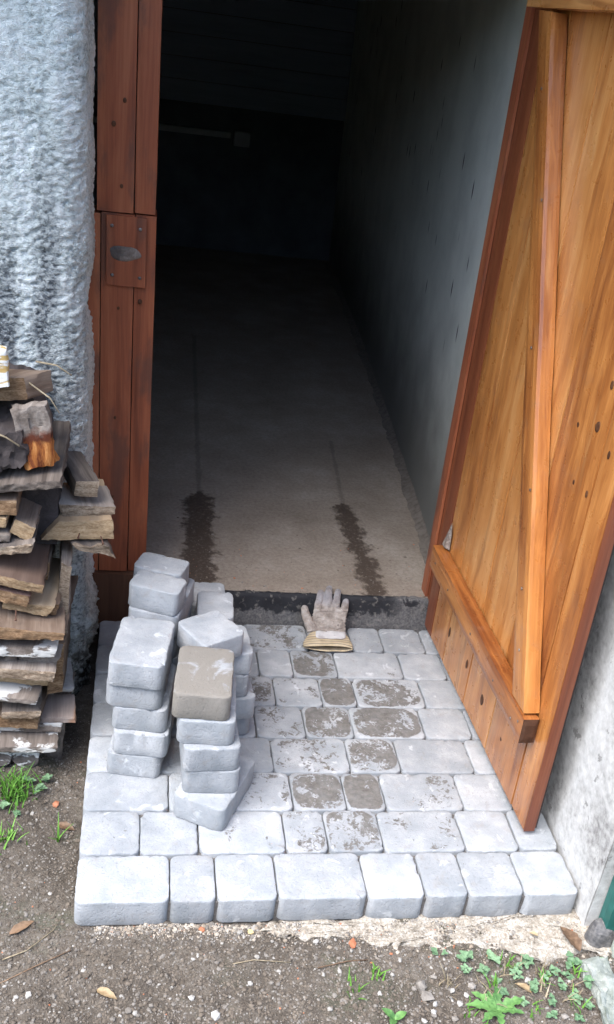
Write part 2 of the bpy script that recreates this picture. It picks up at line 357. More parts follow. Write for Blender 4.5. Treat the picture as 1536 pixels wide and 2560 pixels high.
def m_door():
    M = Mat('varnished_pine'); v = M.vadd(M.attr('gco').outputs['Vector'], M.rvec())
    bend = M.math('MULTIPLY', M.math('SUBTRACT', M.noise(M.vmul(v, (1., .3, 1.)), 9, 3), .5), .05)
    w = M.vadd(v, M.n('ShaderNodeCombineXYZ', None, X=bend, Z=bend).outputs[0])
    n1 = M.noise(M.vmul(w, (1., .045, 1.)), 42, 5, .62, .6); n2 = M.noise(M.vmul(w, (1., .012, 1.)), 300, 3, .6); big = M.noise(M.vmul(v, (1., .22, 1.)), 10, 4, .6)
    t = M.math('ADD', M.math('MULTIPLY', n1, .36), M.math('ADD', M.math('MULTIPLY', n2, .16), M.math('MULTIPLY', big, .48)))
    t = M.math('ADD', t, M.math('MULTIPLY', M.math('SUBTRACT', M.rand(), .5), .14))
    col = M.ramp(t, [(.33, (.17, .05, .015)), (.44, (.36, .13, .034)), (.54, (.52, .215, .06)), (.66, (.66, .34, .125))])
    dk = M.step(M.noise(M.vmul(w, (1., .06, 1.)), 24, 4, .6), .56, .70); col = M.mix(M.math('MULTIPLY', dk, .5), col, (.17, .055, .02))
    pl = M.step(M.noise(M.vmul(M.vadd(w, (.31, .17, .4)), (1., .08, 1.)), 20, 4, .6), .58, .72); col = M.mix(M.math('MULTIPLY', pl, .3), col, (.72, .42, .17))
    gr = M.step(M.noise(v, 16, 5, .65), .56, .70); col = M.mix(M.math('MULTIPLY', gr, .25), col, (.30, .16, .09))
    rough = M.math('ADD', .16, M.math('MULTIPLY', M.noise(v, 30, 3), .3))
    return M.fin(col, rough, M.bump(M.math('ADD', M.math('MULTIPLY', n1, .6), M.math('MULTIPLY', big, .5)), .2, .004), .5, .45)
DOOR = m_door()
DOORRED = m_wood('red_varnish', [(.30, (.085, .022, .010)), (.5, (.19, .055, .024)), (.72, (.30, .10, .04))], .1, .42, .10, .8, .2, .4)
DOOREND = m_wood('door_end_grain', [(.30, (.05, .022, .012)), (.5, (.09, .042, .024)), (.72, (.14, .07, .04))], .1, .7, .3, 1., 0., .3)
FRAMEW = m_wood('frame_wood', [(.30, (.13, .036, .018)), (.48, (.29, .085, .038)), (.70, (.46, .165, .075))], .18, .5, .2, 1., .1, .35, stain=(.12, .055, .038))
DARKHOLE = m_flat('knot_resin', (.05, .02, .010), (.13, .055, .025), 120, .6)
NAIL = m_flat('nail_steel', (.10, .09, .085), (.25, .23, .22), 90, .45, .2, .5, .6)
CHIP = m_flat('bare_wood_chip', (.08, .06, .05), (.34, .29, .25), 160, .9)
W_ = {}
g_st = [(.32, (.075, .060, .050)), (.5, (.195, .163, .138)), (.68, (.37, .325, .285))]
b_st = [(.30, (.09, .058, .042)), (.5, (.17, .122, .09)), (.72, (.28, .215, .165))]
e_tan = m_end('end_tan', (.10, .06, .034), (.28, .19, .11), (.46, .35, .22))
e_brown = m_end('end_brown', (.07, .038, .022), (.235, .145, .08), (.42, .295, .185))
e_grey = m_end('end_grey', (.09, .06, .04), (.27, .205, .145), (.48, .40, .31))
e_pale = m_end('end_pale', (.17, .11, .06), (.36, .255, .15), (.52, .40, .26))
w_grey = m_wood('weathered_wood', g_st, .2, .9, .6, 1., 0., .2, stain=(.07, .062, .06))
w_brown = m_wood('old_brown_wood', b_st, .2, .85, .6, 1., 0., .2, stain=(.08, .05, .035))
w_dark = m_wood('dark_wood', [(.3, (.028, .024, .024)), (.5, (.06, .05, .048)), (.75, (.12, .10, .095))], .15, .85, .7, 1., 0., .25)
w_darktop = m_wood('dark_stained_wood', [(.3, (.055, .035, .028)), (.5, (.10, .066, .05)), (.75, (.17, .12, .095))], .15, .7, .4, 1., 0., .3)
w_pale = m_wood('pale_wood', [(.3, (.24, .165, .10)), (.5, (.37, .27, .17)), (.75, (.49, .385, .265))], .15, .85, .35, 1., 0., .2, stain=(.22, .17, .12))
w_red = m_wood('reddish_wood', [(.3, (.10, .055, .045)), (.5, (.19, .115, .095)), (.75, (.30, .20, .165))], .15, .85, .5)
w_redgrey = m_wood('reddish_grey_wood', [(.3, (.20, .16, .14)), (.5, (.32, .265, .235)), (.75, (.44, .38, .34))], .15, .85, .25, stain=(.42, .22, .12))
w_white = m_wood('flaking_white_paint', g_st, .2, .8, .5, 1., 0., .3, paint=(.56, .555, .53), paint_amt=.22)
w_yellow = m_wood('yellow_paint_wood', [(.3, (.42, .27, .09)), (.5, (.52, .36, .14)), (.75, (.6, .44, .2))], .1, .7, .3, 1., 0., .3, paint=(.74, .74, .71), paint_amt=.26)
w_rot = m_wood('rotten_wood', g_st, .1, .9, .9, 1., 0., .2, rot=(.46, .185, .05))
w_plate = m_flat('grey_plate', (.24, .24, .235), (.36, .355, .345), 60, .7)
WOODM = {'yellow': (w_yellow, w_yellow), 'brown': (w_brown, e_brown), 'rot': (w_rot, w_rot), 'dark': (w_dark, w_dark), 'grey': (w_grey, w_grey), 'greyend': (w_grey, e_grey),
         'pale': (w_pale, e_pale), 'endpale': (w_grey, e_pale), 'darktop': (w_darktop, e_tan), 'red': (w_red, e_brown), 'redgrey': (w_redgrey, w_redgrey), 'white': (w_white, w_white), 'greyp': (w_plate, w_plate), 'tan': (w_brown, e_tan)}
ST_T = m_flat('tan_grit', (.26, .215, .165), (.50, .455, .39), 60, .95)
GLOVE = m_glove(); CUFF = m_cuff()
GREENP = m_flat('green_gate_paint', (.012, .10, .085), (.022, .17, .145), 30, .4, .15, .5)
LEAFG = m_leaf('weed_leaf', (.05, .13, .035), (.13, .27, .075)); GRASS = m_leaf('grass_blade', (.07, .19, .02), (.17, .36, .06)); CLOVER = m_leaf('clover_leaf', (.09, .17, .085), (.20, .32, .18))
DEAD = m_leaf('dry_leaf', (.10, .06, .035), (.22, .14, .085)); DEADY = m_leaf('tan_leaf', (.26, .185, .10), (.40, .31, .19)); STRAW = m_leaf('dry_stem', (.20, .16, .10), (.38, .32, .22))
ST_W = m_flat('white_stone', (.25, .235, .21), (.47, .455, .43), 60, .9); ST_G = m_flat('grey_stone', (.14, .125, .108), (.29, .268, .24), 60, .9); ST_B = m_flat('brown_stone', (.09, .074, .058), (.215, .182, .147), 60, .95); ST_R = m_flat('brick_crumb', (.33, .12, .06), (.48, .22, .13), 60, .9)
# ---------------------------------------------------------------- ground
def ground_z(x, y):
    x = np.asarray(x, float); y = np.asarray(y, float)
    p = np.stack([x, y, np.zeros_like(x)], -1)
    z = -6.5 + .55*fbm(p*.06, 3, 3) + .42*fbm(p*.42, 4, 9)
    tr = np.clip((x+11)/4, 0, 1)*np.clip((y-30)/18, 0, 1)*np.clip((3-x)/3, 0, 1)
    z = z - 2.8*tr
    under_pave = np.clip((x-.5)/2, 0, 1)*np.clip((101.5-x)/2, 0, 1)*np.clip((y-.8)/2, 0, 1)
    z = z - 2.5*under_pave
    far = np.clip((np.maximum(np.maximum(-60-x, x-130), np.maximum(-60-y, y-78)))/40, 0, 1)
    return z - .5*far
def build_ground():
    g = 60*np.geomspace(1, 90, 14)
    xs = np.concatenate([-g[::-1][:-1]-0., np.arange(-60, 130, .55), 130+g[:-1]])
    ys = np.concatenate([-g[::-1][:-1]-0., np.arange(-60, 78, .55), 78+g[:-1]])
    xs = np.unique(xs); ys = np.unique(ys)
    X, Y = np.meshgrid(xs, ys); Z = ground_z(X, Y)
    V = np.stack([X, Y, Z], -1).reshape(-1, 3); nx = len(xs); ny = len(ys)
    a = (np.arange(ny-1)[:, None]*nx + np.arange(nx-1)[None]).ravel()
    F = np.stack([a, a+1, a+nx+1, a+nx], 1)
    o = mesh('ground', V, F, SOIL, smooth=True); tag(o, kind='structure', label='dark stony soil around the paving')
build_ground()
# ---------------------------------------------------------------- house: rough front wall, shed interior, side wall
house = empty('house_front_wall', (-5, 90, -8)); tag(house, 'rough rendered house wall, pale with dark streaks, left of the doorway', 'wall')
def rough_face():
    st = .42
    prof = []
    for x in np.arange(-46, -9.5, st): prof.append((x, 72.0, 0, -1))
    n = 14
    for i in range(n+1):
        a = math.pi/2*i/n; prof.append((-9.3+6.3*math.sin(a), 78.3-6.3*math.cos(a), math.sin(a), -math.cos(a)))
    for y in np.arange(78.8, 100.5, st): prof.append((-3.0, y, 1, 0))
    prof = np.array(prof); zs = np.arange(-12, 176, st)
    ns = len(prof); nz = len(zs)
    B = np.zeros((nz, ns, 3)); B[..., 0] = prof[:, 0]; B[..., 1] = prof[:, 1]; B[..., 2] = zs[:, None]
    N = np.zeros((nz, ns, 3)); N[..., 0] = prof[:, 2]; N[..., 1] = prof[:, 3]
    q = B.copy(); q[..., 2] *= 1.35
    wv = fbm(q*.2, 3, 5)
    r1 = 1-np.abs(fbm(q*.42+wv[..., None]*.8, 4, 21)); r2 = fbm(q*.95, 3, 33)
    flat = np.clip((B[..., 2]-95)/60, 0, 1)            # smoother render higher up
    ret = np.clip((B[..., 1]-74)/8, 0, 1)
    amp = (1.0-.30*flat)*(1-.35*ret)
    r3 = 1-np.abs(fbm(q*np.array([.8, .8, 1.1])+wv[..., None], 3, 51))
    r4 = fbm(q*np.array([1.7, 1.7, 2.2]), 2, 57)
    d = amp*(.42*(r1-.4) + .34*r2 + .62*(r3-.5) + .16*r4) + .45*fbm(B*.07, 3, 2)
    low = np.clip((20-B[..., 2])/8, 0, 1)
    d = d + low*(1.25*fbm(B*np.array([.22, .22, .3]), 4, 44) + .35*r2)
    P = B + N*d[..., None]
    bul = np.exp(-((B[..., 2]-8)/8.)**2)*ret*1.7
    P[..., 0] += bul + ret*.45*fbm(np.stack([B[..., 2]*.09, 0*B[..., 2], 0*B[..., 2]], -1), 3, 71)
    notch = np.exp(-((B[..., 2]-88)/5.)**2)*ret; P[..., 0] -= notch*1.6
    P[..., 0] -= K*.75*P[..., 2]
    a = (np.arange(nz-1)[:, None]*ns + np.arange(ns-1)[None]).ravel()
    F = np.stack([a, a+1, a+ns+1, a+ns], 1)
    return under(mesh('render_coat', P.reshape(-1, 3), F, RENDER, smooth=True), house)
rough_face()
box('wall_core', (-320, 75.5, -30), (-7.5, 112, 176), RENDER, house, leaning=True)
box('wall_stretch', (-320, 72.3, -30), (-46.5, 75.4, 176), RENDER, house, leaning=True)
box('upper_wall', (-320, 72.1, 182), (160, 112, 330), RENDER, house)
box('upper_pier', (-320, 72.2, 176.2), (-7.6, 112, 181.9), RENDER, house)
roof = empty('added_roof_eave', (0, 60, 262)); tag(roof, 'unseen brown wooden overhang added high above the doorway to shade it', 'added_eave')  # unseen overhang, added to shade the doorway and the rear paving
box('soffit', (-330, 4, 252), (170, 71.5, 255), w_brown, roof)
box('fascia', (-330, 1.5, 249), (170, 3.9, 263), w_brown, roof, grain='x')
def added_hedge():
    # unseen leafy screen behind the camera, added to block low sky light
    hg = empty('added_hedge', (0, -420, -7)); tag(hg, 'unseen tall leafy screen added across the yard to block low sky light', 'added_hedge')
    xs = np.arange(-700, 701, 14.); zs = np.arange(-8, 301, 14.); X, Z = np.meshgrid(xs, zs); q = np.stack([X, 0*X, Z], -1)
    Y = -400 - 26*fbm(q*.012, 3, 5) - 9*fbm(q*.06, 3, 6) - np.clip(Z-230, 0, 80)**1.35*.5; Z = Z + 18*fbm(q*.03+4, 2, 9)*np.clip(Z/300, 0, 1)
    P = np.stack([X, Y, Z], -1).reshape(-1, 3); n = len(xs); a = (np.arange(len(zs)-1)[:, None]*n+np.arange(n-1)[None]).ravel()
    under(mesh('foliage_mass', P, np.stack([a, a+n, a+n+1, a+1], 1), LEAFH, smooth=True), hg)
    R = np.random.RandomState(3); i = R.randint(0, len(P), 9000); c = P[i]+R.normal(0, 5, (9000, 3))+np.array([0, 4, 0]); u = R.normal(0, 3.4, (9000, 3)); v = R.normal(0, 3.4, (9000, 3))
    V = np.stack([c-u, c-v, c+u, c+v], 1).reshape(-1, 3); F = np.arange(36000).reshape(-1, 4)
    o = under(mesh('leaf_cover', V, F, LEAFH), hg); o['kind'] = 'stuff'
LEAFH = m_leaf('added_hedge_leaf', (.03, .06, .02), (.07, .12, .04))
added_hedge()
# side wall that runs along the paving on the right
sw = empty('side_wall', (112, 50, -8)); tag(sw, 'pale stained cement wall along the paving behind the open door', 'wall')
def side_face():
    ys = np.arange(-3, 104.1, .9); zs = np.concatenate([np.arange(-14, 60, .9), np.arange(60, 232, 4.)])
    Y, Z = np.meshgrid(ys, zs); B = np.stack([np.full_like(Y, 102.9), Y, Z], -1)
    B[..., 0] += .35*fbm(B*.07, 3, 12) + .08*fbm(B*.6, 3, 15)
    V = B.reshape(-1, 3); n = len(ys); a = (np.arange(len(zs)-1)[:, None]*n + np.arange(n-1)[None]).ravel()
    F = np.stack([a, a+n, a+n+1, a+1], 1); under(mesh('cement_face', V, F, SIDE, smooth=True), sw)
side_face()
box('wall_core', (103.7, -2.4, -30), (122, 104, 230), SIDE, sw)
box('end_face', (103.0, -3.0, -30), (122, -2.5, 230), SIDE, sw)
# interior of the shed
tag(box('floor', (-210, 99.0, -5), (160, 640, 9), FLOOR), 'dusty cement floor inside the doorway', kind='structure')
def prism(name, poly, z0, z1, mat, leaning=True):
    n = len(poly); V = [(x, y, z0) for x, y in poly]+[(x, y, z1) for x, y in poly]
    F = [tuple(range(n))[::-1], tuple(range(n, 2*n))]+[(i, (i+1) % n, n+(i+1) % n, n+i) for i in range(n)]
    V = np.array(V, float)
    if leaning: V = lean(V)
    return mesh(name, V, F, mat)
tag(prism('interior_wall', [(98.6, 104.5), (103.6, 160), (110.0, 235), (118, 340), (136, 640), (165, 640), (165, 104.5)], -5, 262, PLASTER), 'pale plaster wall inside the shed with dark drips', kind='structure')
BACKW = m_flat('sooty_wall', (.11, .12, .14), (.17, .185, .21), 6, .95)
PALEP = m_flat('pale_plastic', (.36, .37, .38), (.46, .47, .48), 8, .5)
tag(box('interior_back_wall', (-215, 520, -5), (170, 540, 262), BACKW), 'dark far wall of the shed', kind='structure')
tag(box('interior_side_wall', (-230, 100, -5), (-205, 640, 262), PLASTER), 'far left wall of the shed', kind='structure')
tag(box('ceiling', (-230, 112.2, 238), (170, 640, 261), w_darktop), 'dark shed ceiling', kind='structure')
def drift():
    pts = np.array([(98.6, 104.5), (103.6, 160), (110.0, 235), (118, 340), (128, 515)]); V = []; L = []
    for (x0, y0), (x1, y1) in zip(pts[:-1], pts[1:]):
        n = int((y1-y0)/1.2)
        for k in range(n): L.append((x0+(x1-x0)*k/n, y0+(y1-y0)*k/n))
    L = np.array(L); n = len(L); q = np.concatenate([L*.12, np.zeros((n, 1))], 1); w = 3.6+1.0*fbm(q, 3, 4)
    pr = [(1.0, 4.6), (0., 3.2), (-.3, 1.7), (-.6, .7), (-1., -.3)]
    for a, hh in pr:
        p = np.stack([L[:, 0]+a*np.maximum(w, 1.5), L[:, 1], 9+hh*np.maximum(w, 1.5)/6], 1) if a <= 0 else np.stack([L[:, 0]+a, L[:, 1], 9+hh*np.maximum(w, 1.5)/6], 1)
        p = p+.18*np.stack([fbm(p*.5+i*7, 3, 9+i) for i in range(3)], 1); V.append(p)
    F = [(k*n+i, (k+1)*n+i, (k+1)*n+i+1, k*n+i+1) for k in range(len(pr)-1) for i in range(n-1)]
    tag(mesh('rubble_drift', np.concatenate(V), F, m_flat('dark_rubble', (.09, .078, .066), (.20, .175, .15), 60, .95, .8), smooth=True), 'dark dirt drifted along the foot of the inner wall', kind='stuff')
drift()
# boards, conduit and socket box on the far wall
HAZEB = m_wood('blue_haze_boards', [(.3, (.24, .29, .38)), (.5, (.31, .37, .47)), (.75, (.38, .44, .54))], .2, .7, .3)  # bluish haze of the dark interior put into the board colour
bk = empty('board_panelling', (-10, 519, 95)); tag(bk, 'faint horizontal boards on the far wall in the dark', 'panelling')
for i in range(9):
    z = 97 + i*12.5
    box('board', (-120, 517.4-.25*(i % 2), z), (135, 519.8, z+12.1), HAZEB, bk, grain='x')
cd = empty('cable_conduit', (20, 519, 78)); tag(cd, 'pale cable conduit running along the far wall to the socket', 'conduit')
box('conduit_run', (-40, 516.5, 79), (56, 519.9, 82.5), PALEP, cd, grain='x')
sk = empty('socket_box', (63, 519, 76)); tag(sk, 'small pale socket box on the far wall', 'socket')
box('housing', (58.0, 513.5, 75.0), (68.2, 519.9, 84.0), PALEP, sk, bev=.4, seg=(3, 2, 3)); box('cover', (59, 512.9, 76), (67.2, 513.6, 83), PALEP, sk)
# ---------------------------------------------------------------- threshold
def riser():
    xs = np.arange(10.5, 98.5, .6); pr = [(100.2, 8.7), (99.2, 8.95), (98.3, 8.95), (97.7, 8.6), (97.5, 8.0), (97.4, 6.8), (97.25, 5.6), (97.0, 4.5), (96.8, 3.4), (96.6, 2.2), (96.45, 1.0), (96.3, -1.), (96.3, -6.)]
    V = np.array([[(x, y, z) for x in xs] for y, z in pr]); q = V.reshape(-1, 3)
    q = q + .28*np.stack([0*q[:, 0], fbm(q*.35, 4, 8), .6*fbm(q*.4, 3, 18)], 1)*np.clip((q[:, 2:3]-0)/2+.4, .2, 1)
    n = len(xs); a = (np.arange(len(pr)-1)[:, None]*n + np.arange(n-1)[None]).ravel()
    o = mesh('step_face', q, np.stack([a, a+n, a+n+1, a+1], 1), RISER, smooth=True); return o
th = empty('threshold_step', (54, 98, 0)); tag(th, 'low tarred black threshold step between paving and shed floor', 'step')
under(riser(), th); box('step_core', (10, 98.0, -6), (98.5, 99.0, 8.4), RISER, th)
# ---------------------------------------------------------------- door frame
fr = empty('door_frame', (2, 102, 0)); tag(fr, 'dark red brown wooden door frame post beside the rough wall', 'door frame')
def fbox(name, lo, hi, parent=fr, mat=None, **k):
    h = hi[2]-lo[2]
    return box(name, lo, hi, mat or FRAMEW, parent, seg=(4, 3, max(3, int(h/8))), jit=.06, jscale=.12, seed=int(lo[0]*7+lo[2]) % 97, leaning=True, bev=.14, **k)
fbox('post', (-1.6, 99.6, 108.1), (6.75, 109, 174)); fbox('post', (-.6, 99.6, 13.3), (7.04, 109, 108.0))
fbox('outer_strip', (-3.6, 99.9, 13.0), (-.66, 109, 107.6))
fbox('door_stop', (6.8, 100.1, 108.2), (11.7, 109, 174)); fbox('door_stop', (7.1, 100.2, 13.1), (12.0, 109, 108.0))
fbox('base_block', (-3.5, 98.5, -3), (12.1, 109.2, 12.9), mat=DOOREND)
kp = fbox('keeper_plate', (.6, 98.8, 91.5), (9.8, 99.8, 107.6))
def disc(name, cen, r, nrm, mat, parent, depth=.12, sq=1., n=10, dome=.5):
    nrm = Vector(nrm).normalized(); q = nrm.to_track_quat('Z', 'Y'); V = []
    for rr, h in ((1, 0), (1, depth*.4), (.6, depth)):
        for i in range(n):
            a = 2*math.pi*i/n; V.append(Vector(cen)+q @ Vector((r*rr*math.cos(a), r*rr*sq*math.sin(a), h)))
    V.append(Vector(cen)+q @ Vector((0, 0, depth*(1+dome*.2))))
    F = [(k*n+i, k*n+(i+1) % n, (k+1)*n+(i+1) % n, (k+1)*n+i) for k in range(2) for i in range(n)]+[(2*n+i, 2*n+(i+1) % n, 3*n) for i in range(n)]
    o = mesh(name, [tuple(v) for v in V], F, mat, smooth=True)
    return under(o, parent) if parent else o
for (x, z) in ((1.9, 105.3), (8.3, 105.0), (2.1, 94.0), (8.4, 93.8)):
    disc('nail', (x-K*z, 98.72, z), .42, (0, -1, 0), NAIL, kp)
def worn_patch():
    V = []; F = []; n = 22
    for k, (rr, h) in enumerate(((1., 0.), (.8, .28), (.45, .38), (.05, .3))):
        for i in range(n):
            a = 2*math.pi*i/n; r = rr*(1+.22*float(vnoise(np.array([math.cos(a)*1.5, math.sin(a)*1.5, k*.3]), 5)))
            V.append((4.9+3.6*r*math.cos(a)-K*99, 98.78-h+.12*float(vnoise(np.array([a*3, k, 2.]), 9)), 99.0+1.9*r*math.sin(a)))
    for k in range(3):
        for i in range(n): F.append((k*n+i, k*n+(i+1) % n, (k+1)*n+(i+1) % n, (k+1)*n+i))
    F.append(tuple(range(3*n, 4*n)))
    o = under(mesh('worn_patch', V, F, w_grey, smooth=True, gco=V), kp)
    o['label'] = 'weathered grey patch with old putty'
worn_patch()
for (x, z, r) in ((3.6, 86, .32), (8.6, 88, .5), (3.2, 58, .35), (2.9, 36, .32), (3.9, 114, .38), (4.3, 132, .42), (2.0, 127, .5)):
    disc('knot', (x-K*z, 99.5, z), r, (0, -1, 0), DARKHOLE, fr, .1, 1.3)
fbox('frame_head', (-3, 99.5, 174.2), (105, 109, 184))
jb = empty('hinge_post', (94, 101, 0)); tag(jb, 'dark red hinge post of the door frame behind the open door', 'door frame')
box('post', (92.4, 97.6, 1.0), (98.6, 104.4, 174), DOORRED, jb, seg=(2, 2, 24), jit=.05, jscale=.1, leaning=True, bev=.2)
box('rebate_strip', (91.6, 99.2, 9.2), (92.3, 103.5, 174), FRAMEW, jb, seg=(1, 2, 16), leaning=True)
tag(box('masonry_pier', (98.7, 100.5, -6), (103.6, 111.5, 238), SIDE), 'masonry between hinge post and side wall', 'wall')
# ---------------------------------------------------------------- the open door
door = empty('wooden_door', (92.5, 96, 1.2)); tag(door, 'orange varnished plank door with diagonal brace, standing open', 'door')
HA = np.array([91.9, 96.6]); HB = np.array([94.55, 16.3]); DL = np.linalg.norm(HB-HA); DU = (HB-HA)/DL; DN = np.array([-DU[1], DU[0]])
def dmap(V):
    V = np.array(V, float); W = np.zeros_like(V)
    W[:, 0] = HA[0]+DU[0]*V[:, 0]+DN[0]*V[:, 1]; W[:, 1] = HA[1]+DU[1]*V[:, 0]+DN[1]*V[:, 1]; W[:, 2] = V[:, 2]
    return lean(W)
def dpart(name, u0, u1, t0, t1, z0, z1, mat=None, parent=door, seg=(4, 2, 24), bev=.22, jit=.05, grain='z', seed=0, shape=None, endmat=None):
    P, F, S = gbox(*seg); lo = np.array([u0, t0, z0]); hi = np.array([u1, t1, z1]); V = lo+P*(hi-lo)
    on = (P < 1e-6) | (P > 1-1e-6); cnt = on.sum(1); d = np.sign((lo+hi)/2-V)*on
    V = V + d*bev*(cnt >= 2)[:, None]*.6
    V = V + jit*np.stack([fbm(V*.1, 3, seed+5*i) for i in range(3)], 1)
    g = (V-lo)
    g = {'z': g[:, [0, 2, 1]], 'x': g[:, [2, 0, 1]]}[grain] + seed*3.7
    if shape is not None: V = shape(V)
    fm = None; mats = [mat or DOOR]
    if endmat is not None: mats.append(endmat); fm = [1 if s in ((0, 1) if grain == 'z' else (4, 5)) else 0 for s in S]
    return under(mesh(name, dmap(V), F, mats, gco=g, fmat=fm), parent)
edges = [0, 6.4, 18.2, 36.5, 54.0, 72.6, DL]
for i in range(6):
    gap = .11
    dpart('plank', edges[i]+gap, edges[i+1]-gap, 0+.05*(i % 2), 2.7-.05*(i % 3), 1.3+.1*(i % 2), 173, DOORRED if i == 0 else DOOR, seed=10+i)
dpart('backing', .4, DL-.4, 1.0, 1.9, 2, 172.5, DOOREND, seg=(2, 1, 4), bev=0, jit=0)
dpart('added_dark_back', .3, DL-.3, 2.75, 3.3, 1.8, 172, w_dark, seg=(8, 1, 20), bev=0., jit=.03, seed=77)  # unseen dark sheet, added to cut light bounced behind the door
dpart('edge_strip', DL+.02, DL+.34, .06, 2.66, 1.4, 172.8, DOORRED, seg=(1, 3, 24), bev=.1, jit=.03, seed=78)
LS = lambda V: np.stack([V[:, 0], V[:, 1], V[:, 2]+2.6*(1-V[:, 0]/76)], 1)
led = dpart('ledger', 5.6, 76.0, -4.0, -.05, 22.0, 28.6, DOOR, seg=(28, 4, 4), bev=.35, jit=.12, grain='x', seed=31, shape=LS, endmat=DOOREND)
dpart('top_ledger', 3.0, 78.5, -4.0, -.05, 160.6, 169.5, DOOR, seg=(24, 3, 4), bev=.3, jit=.1, grain='x', seed=37, endmat=DOOREND)
def brace_shape(V):
    W = V.copy(); f = (V[:, 2]-29.0)/(160.4-29.0)
    W[:, 0] = V[:, 0] + (75.2*(1-f)+17.2*f); return W
br = dpart('brace', -7.0, 0, -3.95, -.05, 29.2, 160.3, DOOR, seg=(4, 4, 30), bev=.3, jit=.1, seed=41, shape=brace_shape)
def dpt(u, t, z): return tuple(dmap([(u, t, z)])[0])
DNV = (-DN[0], -DN[1], 0)
for Y, z, r, s in ((77, 11.9, .75, 2.4), (62.2, 12.3, .8, 2.0), (49.4, 11.1, 1.15, 1.7), (35.5, 11.3, .9, 1.6), (27.7, 92, 1.1, 1.3), (21.2, 89, .6, 1.6), (35.2, 89.3, .6, 1.3), (31.4, 78.6, .5, 1.3), (25.5, 78.9, .55, 1.6), (26.3, 100.7, .7, 1.5)):
    disc('knot', dpt((96.5-Y), .02, z), r*.85, DNV, DARKHOLE, door, .02, s, 14)
for Y, z in ((22.5, 26.5), (26, 24.5), (38, 25.5), (55, 26.4), (74, 27.0), (86, 27.8)):
    disc('nail', dpt(96.5-Y, -4.05, z), .33, DNV, NAIL, led, .1)
for z in (40, 52, 72, 98, 126, 146):
    f = (z-29)/131.4; u = 75.2*(1-f)+17.2*f
    disc('nail', dpt(u-.6 - (2.5 if z % 3 else 0), -4.05, z), .33, DNV, NAIL if z % 4 else CHIP, br, .1)
def chip():
    V = [dpt(*q) for q in ((6.2, -.3, 31.2), (9.6, -.4, 31.4), (9.4, -.5, 36.0), (8.0, -.4, 39.0), (6.4, -.3, 35.5), (6.6, -1.6, 31.6), (9.0, -1.7, 31.8), (8.6, -1.2, 35.0), (7.9, -.8, 36.6), (6.9, -1.1, 34.0))]
    F = [(0, 1, 6, 5), (1, 2, 7, 6), (2, 3, 8, 7), (3, 4, 9, 8), (4, 0, 5, 9), (5, 6, 7, 8, 9), (4, 3, 2, 1, 0)]
    o = under(mesh('torn_chip', V, F, CHIP), door); o['label'] = 'pale torn splinter at the hinge end of the ledger'
chip()
# ---------------------------------------------------------------- pavers
def paver_mesh(w, d, seed, h=6.0, r=1.55, rough=1.0):
    hw, hd = w/2, d/2; out = []
    def arc(cx, cy, a0):
        for i in range(7):
            a = a0+math.pi/2*i/6; out.append((cx+r*math.cos(a), cy+r*math.sin(a)))
    def line(p, q, n):
        for i in range(1, n): t = i/n; out.append((p[0]+(q[0]-p[0])*t, p[1]+(q[1]-p[1])*t))
    nw = max(6, int(w/1.1)); nd = max(5, int(d/1.1))
    arc(hw-r, hd-r, 0); line((hw-r, hd), (-hw+r, hd), nw); arc(-hw+r, hd-r, math.pi/2); line((-hw, hd-r), (-hw, -hd+r), nd)
    arc(-hw+r, -hd+r, math.pi); line((-hw+r, -hd), (hw-r, -hd), nw); arc(hw-r, -hd+r, 1.5*math.pi); line((hw, -hd+r), (hw, hd-r), nd)
    out = np.array(out); n = len(out); V = []
    rings = [(.06, -h), (-.04, -h+.25), (0., -h*.6), (.01, -.42), (.05, -.22), (.14, -.08), (.30, -.015), (1.0, .0), (2.6, .02)]
    for k, (ins, z) in enumerate(rings):
        sx = (hw-ins)/hw; sy = (hd-ins)/hd
        p = np.stack([out[:, 0]*sx, out[:, 1]*sy, np.full(n, z)], 1)
        q = p*.45+seed*3.1
        p[:, :2] += (.09*rough)*np.stack([fbm(q, 3, seed), fbm(q+9, 3, seed+1)], 1)*(1 if k < 7 else .3) + (.05*rough)*np.stack([fbm(q*5, 2, seed+7), fbm(q*5+3, 2, seed+8)], 1)*(1 if k in (0, 1, 3, 4, 5) else .2)
        p[:, 2] += .06*rough*fbm(p*.3+seed*1.7, 3, seed+3)*(1 if k > 2 else .2)
        if k in (3, 4, 5, 6):      # nibbled arrises
            ch = np.clip(fbm(np.stack([out[:, 0]*.8+seed*5, out[:, 1]*.8, 0*out[:, 0]], 1), 3, seed+31)-.45, 0, 1)*1.1*rough
            p[:, 2] -= ch*(.3 if k == 3 else .55); p[:, :2] *= (1-.05*ch)[:, None]
        V.append(p)
    V.append(np.array([[0, 0, .03]])); V = np.concatenate(V); F = []
    for k in range(len(rings)-1):
        for i in range(n): F.append((k*n+i, k*n+(i+1) % n, (k+1)*n+(i+1) % n, (k+1)*n+i))
    c = len(V)-1; b = (len(rings)-1)*n
    for i in range(n): F.append((b+i, b+(i+1) % n, c))
    F.append(tuple(range(n))[::-1])
    return V, F
pv = box('pavement', (.9, .9, -8), (101.8, 96.2, -1.3), m_flat('joint_sand', (.07, .065, .06), (.17, .16, .15), 200, .95, .6))
tag(pv, 'grey concrete block paving in front of the door', kind='structure')
